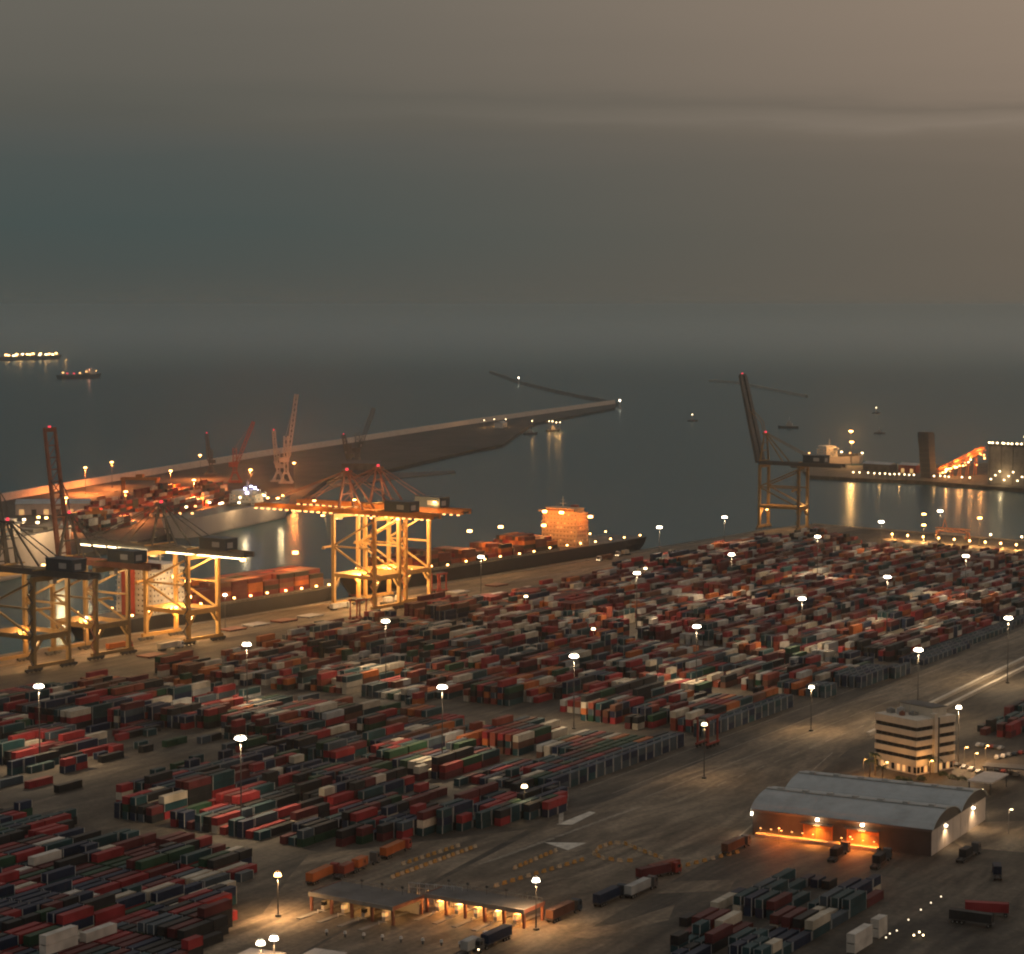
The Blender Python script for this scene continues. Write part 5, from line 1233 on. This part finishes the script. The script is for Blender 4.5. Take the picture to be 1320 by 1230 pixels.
# ------------------------------------------------------------------ gate with two canopies
def gate_roof(label, pl, pr, depth, h, bays, lit, back_wall):
    a, b = P(*pl, h), P(*pr, h); d = b - a; Lg = d.length; yaw = math.atan2(d.y, d.x)
    t = thing('gate_canopy', label, 'gate', (a.x, a.y, 0), yaw)
    g = MB(); g.box(-.4, Lg + .4, .02, depth, h - .8, h - .1); g.build('roof', M_DCONC, t)
    g = MB(); g.box(-.5, Lg + .5, -.35, 0, h - 1.1, h + .1); g.build('fascia', M_CONC, t)
    for sx in (-.5, Lg + .42):
        g = MB(); g.box(sx, sx + .08, 0, depth, h - 1.1, h + .1); g.build('fascia', M_BRN, t)
    for i in range(bays + 1):
        x = Lg * i / bays
        for y in (.6, depth - .6):
            g = MB(); g.box(x - .35, x + .35, y - .35, y + .35, 0, h - .8); g.build('column', M_BRN, t)
    for i in range(bays):
        x = Lg * (i + .5) / bays; w = Lg / bays
        g = MB(); g.box(x - .55 - w * .12, x + .55 - w * .12, 2.2, 4.8, .25, 2.9); bo = g.build('booth', M_CREAM, t)
        g = MB(); g.box(x - .56 - w * .12, x + .56 - w * .12, 2.15, 3.6, 1.4, 2.5); g.build('window', E_WIN if i in lit else M_GLASS, bo)
        g = MB(); g.box(x - .8 - w * .12, x + .8 - w * .12, -9, depth + 4, .0, .25); g.build('lane_island', M_CONC, t)
        g = MB(); g.beam((x, -1.2, 1), (x + w * .4, -1.2, 1.0), .1); g.cyl((x, -1.2, 0), (x, -1.2, 1.15), .14, n=6); g.build('boom_barrier', M_WHT, t)
        if i in lit:
            g = MB(); g.box(x - .8, x + .8, depth * .35, depth * .35 + .35, h - .98, h - .83); g.build('ceiling_lamp', E_WARM, t)
            lamp(t, (x, depth * .35, h - 1.5), lit[i], (1, .36, .07) if i % 2 == 0 else (1, .52, .16), .3)
    if back_wall:
        g = MB(); g.box(.5, Lg - .5, depth - 1.4, depth - 1.2, 0, h - .82); g.build('rear_wall', M_CREAM, t)
    for i in range(bays):
        x = Lg * (i + .3) / bays; g = MB(); g.cyl((x, depth * .8, h - .1), (x, depth * .8, h + 2.6), .07, n=5); g.box(x - .4, x + .5, depth * .8 - .1, depth * .8 + .1, h + 1.8, h + 2.4); g.build('signal_mast', M_DGRY, t)
    g = MB(); rail(g, [(.2, depth - .3), (Lg - .2, depth - .3)], h - .1, 1.0, 1.6); g.build('railing', M_STEEL, t)
    return t
gate_roof('gate canopy with dim bays and wide dark flat roof, next to the stacks', (400, 1150), (505, 1169), 15, 5.4, 4, {1: 900, 3: 700}, True)
gate_roof('gate canopy with five brightly lit orange lanes', (549, 1152), (674, 1173), 11, 5.4, 5, {0: 4500, 1: 2600, 2: 2400, 3: 2400, 4: 3200}, False)
# pipe frames between the two canopies
for i in range(6):
    p = P(534 + i * 11, 1166 + i * 1.0); t = thing('height_gauge', 'pale pipe gauge frame standing over a lane behind the lit canopy', 'frame', (p.x, p.y, 0), wy, 'pipe gauge frames behind the gate')
    p.z = 0
    for sx in (-1, 1):
        g = MB(); g.cyl((sx * 1.8, 0, 0), (sx * 1.8, 0, 6.4), .12, n=6); g.build('post', M_LGRY, t)
    g = MB(); g.cyl((-1.8, 0, 6.3), (1.8, 0, 6.3), .1, n=6); g.cyl((-1.8, 0, 5.0), (1.8, 0, 5.0), .08, n=6); g.build('crossbar', M_LGRY, t)
# bollards in front of the gate
for i in range(9):
    x = 421 + i * 24 + (i > 4) * 4; p = P(x, 1206 + i * 2.2); t = thing('gate_bollard', 'white-topped bollard in the row before the gate canopies', 'bollard', (p.x, p.y, 0), 0, 'white bollards before the gate')
    g = MB(); g.cyl((0, 0, 0), (0, 0, 1.0), .28, .24, 8); g.build('post', M_DGRY, t); g = MB(); g.cyl((0, 0, 1.0), (0, 0, 1.7), .5, .35, 8); g.build('cap', M_WHT, t)
# pink-roofed hut with lamps at the frame edge
p = P(386, 1250); t = thing('gate_hut', 'small hut with pale pink ribbed roof before the gate', 'hut', (p.x, p.y, 0), wy + .05)
g = MB(); g.box(0, 9, 0, 8, 0, 3.2); g.build('wall', M_BRN, t)
for k in range(6):
    g = MB(); g.box(-.4 + k * 1.65, 1.2 + k * 1.65, -.5, 8.5, 3.2 + (k % 2) * .05, 3.5 + (k % 2) * .05); g.build('roof_panel', M_PINK, t)
p = P(300, 1250); t = thing('gate_hut', 'low hut with orange-lit roof under the twin lamps', 'hut', (p.x, p.y, 0), wy + .05)
g = MB(); g.box(0, 10, 0, 9, 0, 3); g.build('wall', M_BRN, t); g = MB(); g.box(-.5, 10.5, -.5, 9.5, 3, 3.3); g.build('roof', M_PINK, t)

# ------------------------------------------------------------------ barriers
g = MB(); pr = [(-.32, 0), (.32, 0), (.30, .2), (.12, .45), (.09, .95), (-.09, .95), (-.12, .45), (-.30, .2)]
n = len(pr); g.add([(-.85, y, z) for y, z in pr] + [(.85, y, z) for y, z in pr], [tuple(range(n))[::-1], tuple(range(n, 2 * n))] + [(i, (i + 1) % n, n + (i + 1) % n, n + i) for i in range(n)])
BARR = g.mesh('traffic_barrier', [mat('barrier_yellow', (.42, .23, .06), .6, 0, .3, 2.0)])
BARW = g.mesh('traffic_barrier', [mat('barrier_white', (.46, .36, .24), .6, 0, .3, 2.0)])
def barrier_row(pts, n, label, group, alt=2):
    ps = [P(*q) for q in pts]; seg = [(ps[i + 1] - ps[i]).length for i in range(len(ps) - 1)]; T = sum(seg)
    for k in range(n):
        s_ = T * k / (n - 1); i = 0
        while i < len(seg) - 1 and s_ > seg[i]: s_ -= seg[i]; i += 1
        d = (ps[i + 1] - ps[i]).normalized(); p = ps[i] + d * s_
        o = link('traffic_barrier', BARW if k % alt == 0 else BARR, None, (p.x, p.y, .012), math.atan2(d.y, d.x) + random.uniform(-.08, .08)); o.scale = (1.0, 1.3, 1.15)
        tag(o, label, 'barrier', group)
barrier_row([(506, 1132), (612, 1093)], 19, 'yellow barrier in the longer row leading away from the gate', 'barriers in the longer gate row')
barrier_row([(520, 1115), (590, 1092)], 10, 'yellow barrier in the shorter row beside the longer one', 'barriers in the shorter gate row', 3)
barrier_row([(766, 1102), (772, 1094), (790, 1088), (806, 1089), (822, 1096), (852, 1107)], 15, 'orange and white barrier on the far side of the open ring', 'barriers of the ring')
barrier_row([(766, 1102), (778, 1108), (800, 1111), (812, 1111)], 6, 'orange and white barrier on the near side of the open ring', 'barriers of the ring near side')
barrier_row([(664, 1120), (716, 1098)], 9, 'orange barrier in the loose row across the forecourt', 'barriers in the forecourt row', 4)
barrier_row([(640, 1143), (750, 1110)], 12, 'orange barrier in the thin line short of the ring', 'barriers in the thin line', 4)
barrier_row([(865, 1122), (950, 1100)], 9, 'dim barrier in the line towards the warehouse dock', 'barriers near the warehouse', 5)
# small lit bollards on the bare ground
for (x, y) in [(1142, 1213), (1156, 1204), (1171, 1190), (1187, 1177), (1200, 1168), (1213, 1160), (1147, 1208), (1178, 1210), (1185, 1206), (1190, 1210)]:
    p = P(x, y); t = thing('light_bollard', 'small white light bollard on the bare ground near the white containers', 'bollard', (p.x, p.y, 0), 0, 'light bollards by the white containers')
    g = MB(); g.cyl((0, 0, 0), (0, 0, .8), .16, .14, 6); g.build('post', M_DGRY, t); g = MB(); g.cyl((0, 0, .8), (0, 0, 1.15), .24, .2, 6); g.build('lantern', E_DIM if x < 1172 or y < 1200 else E_WARM, t)
# rubber-tyred carriers among the stacks
def straddle(label, px, yaw):
    p = P(*px); t = thing('straddle_carrier', label, 'straddle carrier', (p.x, p.y, 0), yaw, 'straddle carriers in the yard')
    for sy in (-1, 1):
        for x in (-4, 4):
            g = MB(); g.box(x - .35, x + .35, sy * 2.3 - .3, sy * 2.3 + .3, 1.2, 11); g.build('leg', M_REDP, t)
        for x in (-4.4, -1.6, 1.6, 4.4):
            g = MB(); g.cyl((x, sy * 2.05, .75), (x, sy * 2.55, .75), .75, n=10); g.build('wheel', M_BLK, t)
        g = MB(); g.box(-5.4, 5.4, sy * 2.3 - .4, sy * 2.3 + .4, 1.3, 2.0); g.build('sill_beam', M_REDP, t)
        g = MB(); g.box(-5.2, 5.2, sy * 2.3 - .45, sy * 2.3 + .45, 11, 12); g.build('top_beam', M_REDP, t)
    g = MB(); g.box(-4.2, 4.2, -1.8, 1.8, 11.2, 12.2); g.build('engine_deck', M_DGRY, t); g = MB(); g.box(3.8, 5.6, 1.2, 2.7, 9, 11); g.build('operator_cab', M_LGRY, t)
straddle('red straddle carrier under the floodlit cranes', (462, 800), QYAW); straddle('red straddle carrier beyond the floodlit cranes on the apron', (566, 764), QYAW); straddle('red straddle carrier in the near corner of the yard by the wide road', (912, 962), YAW)
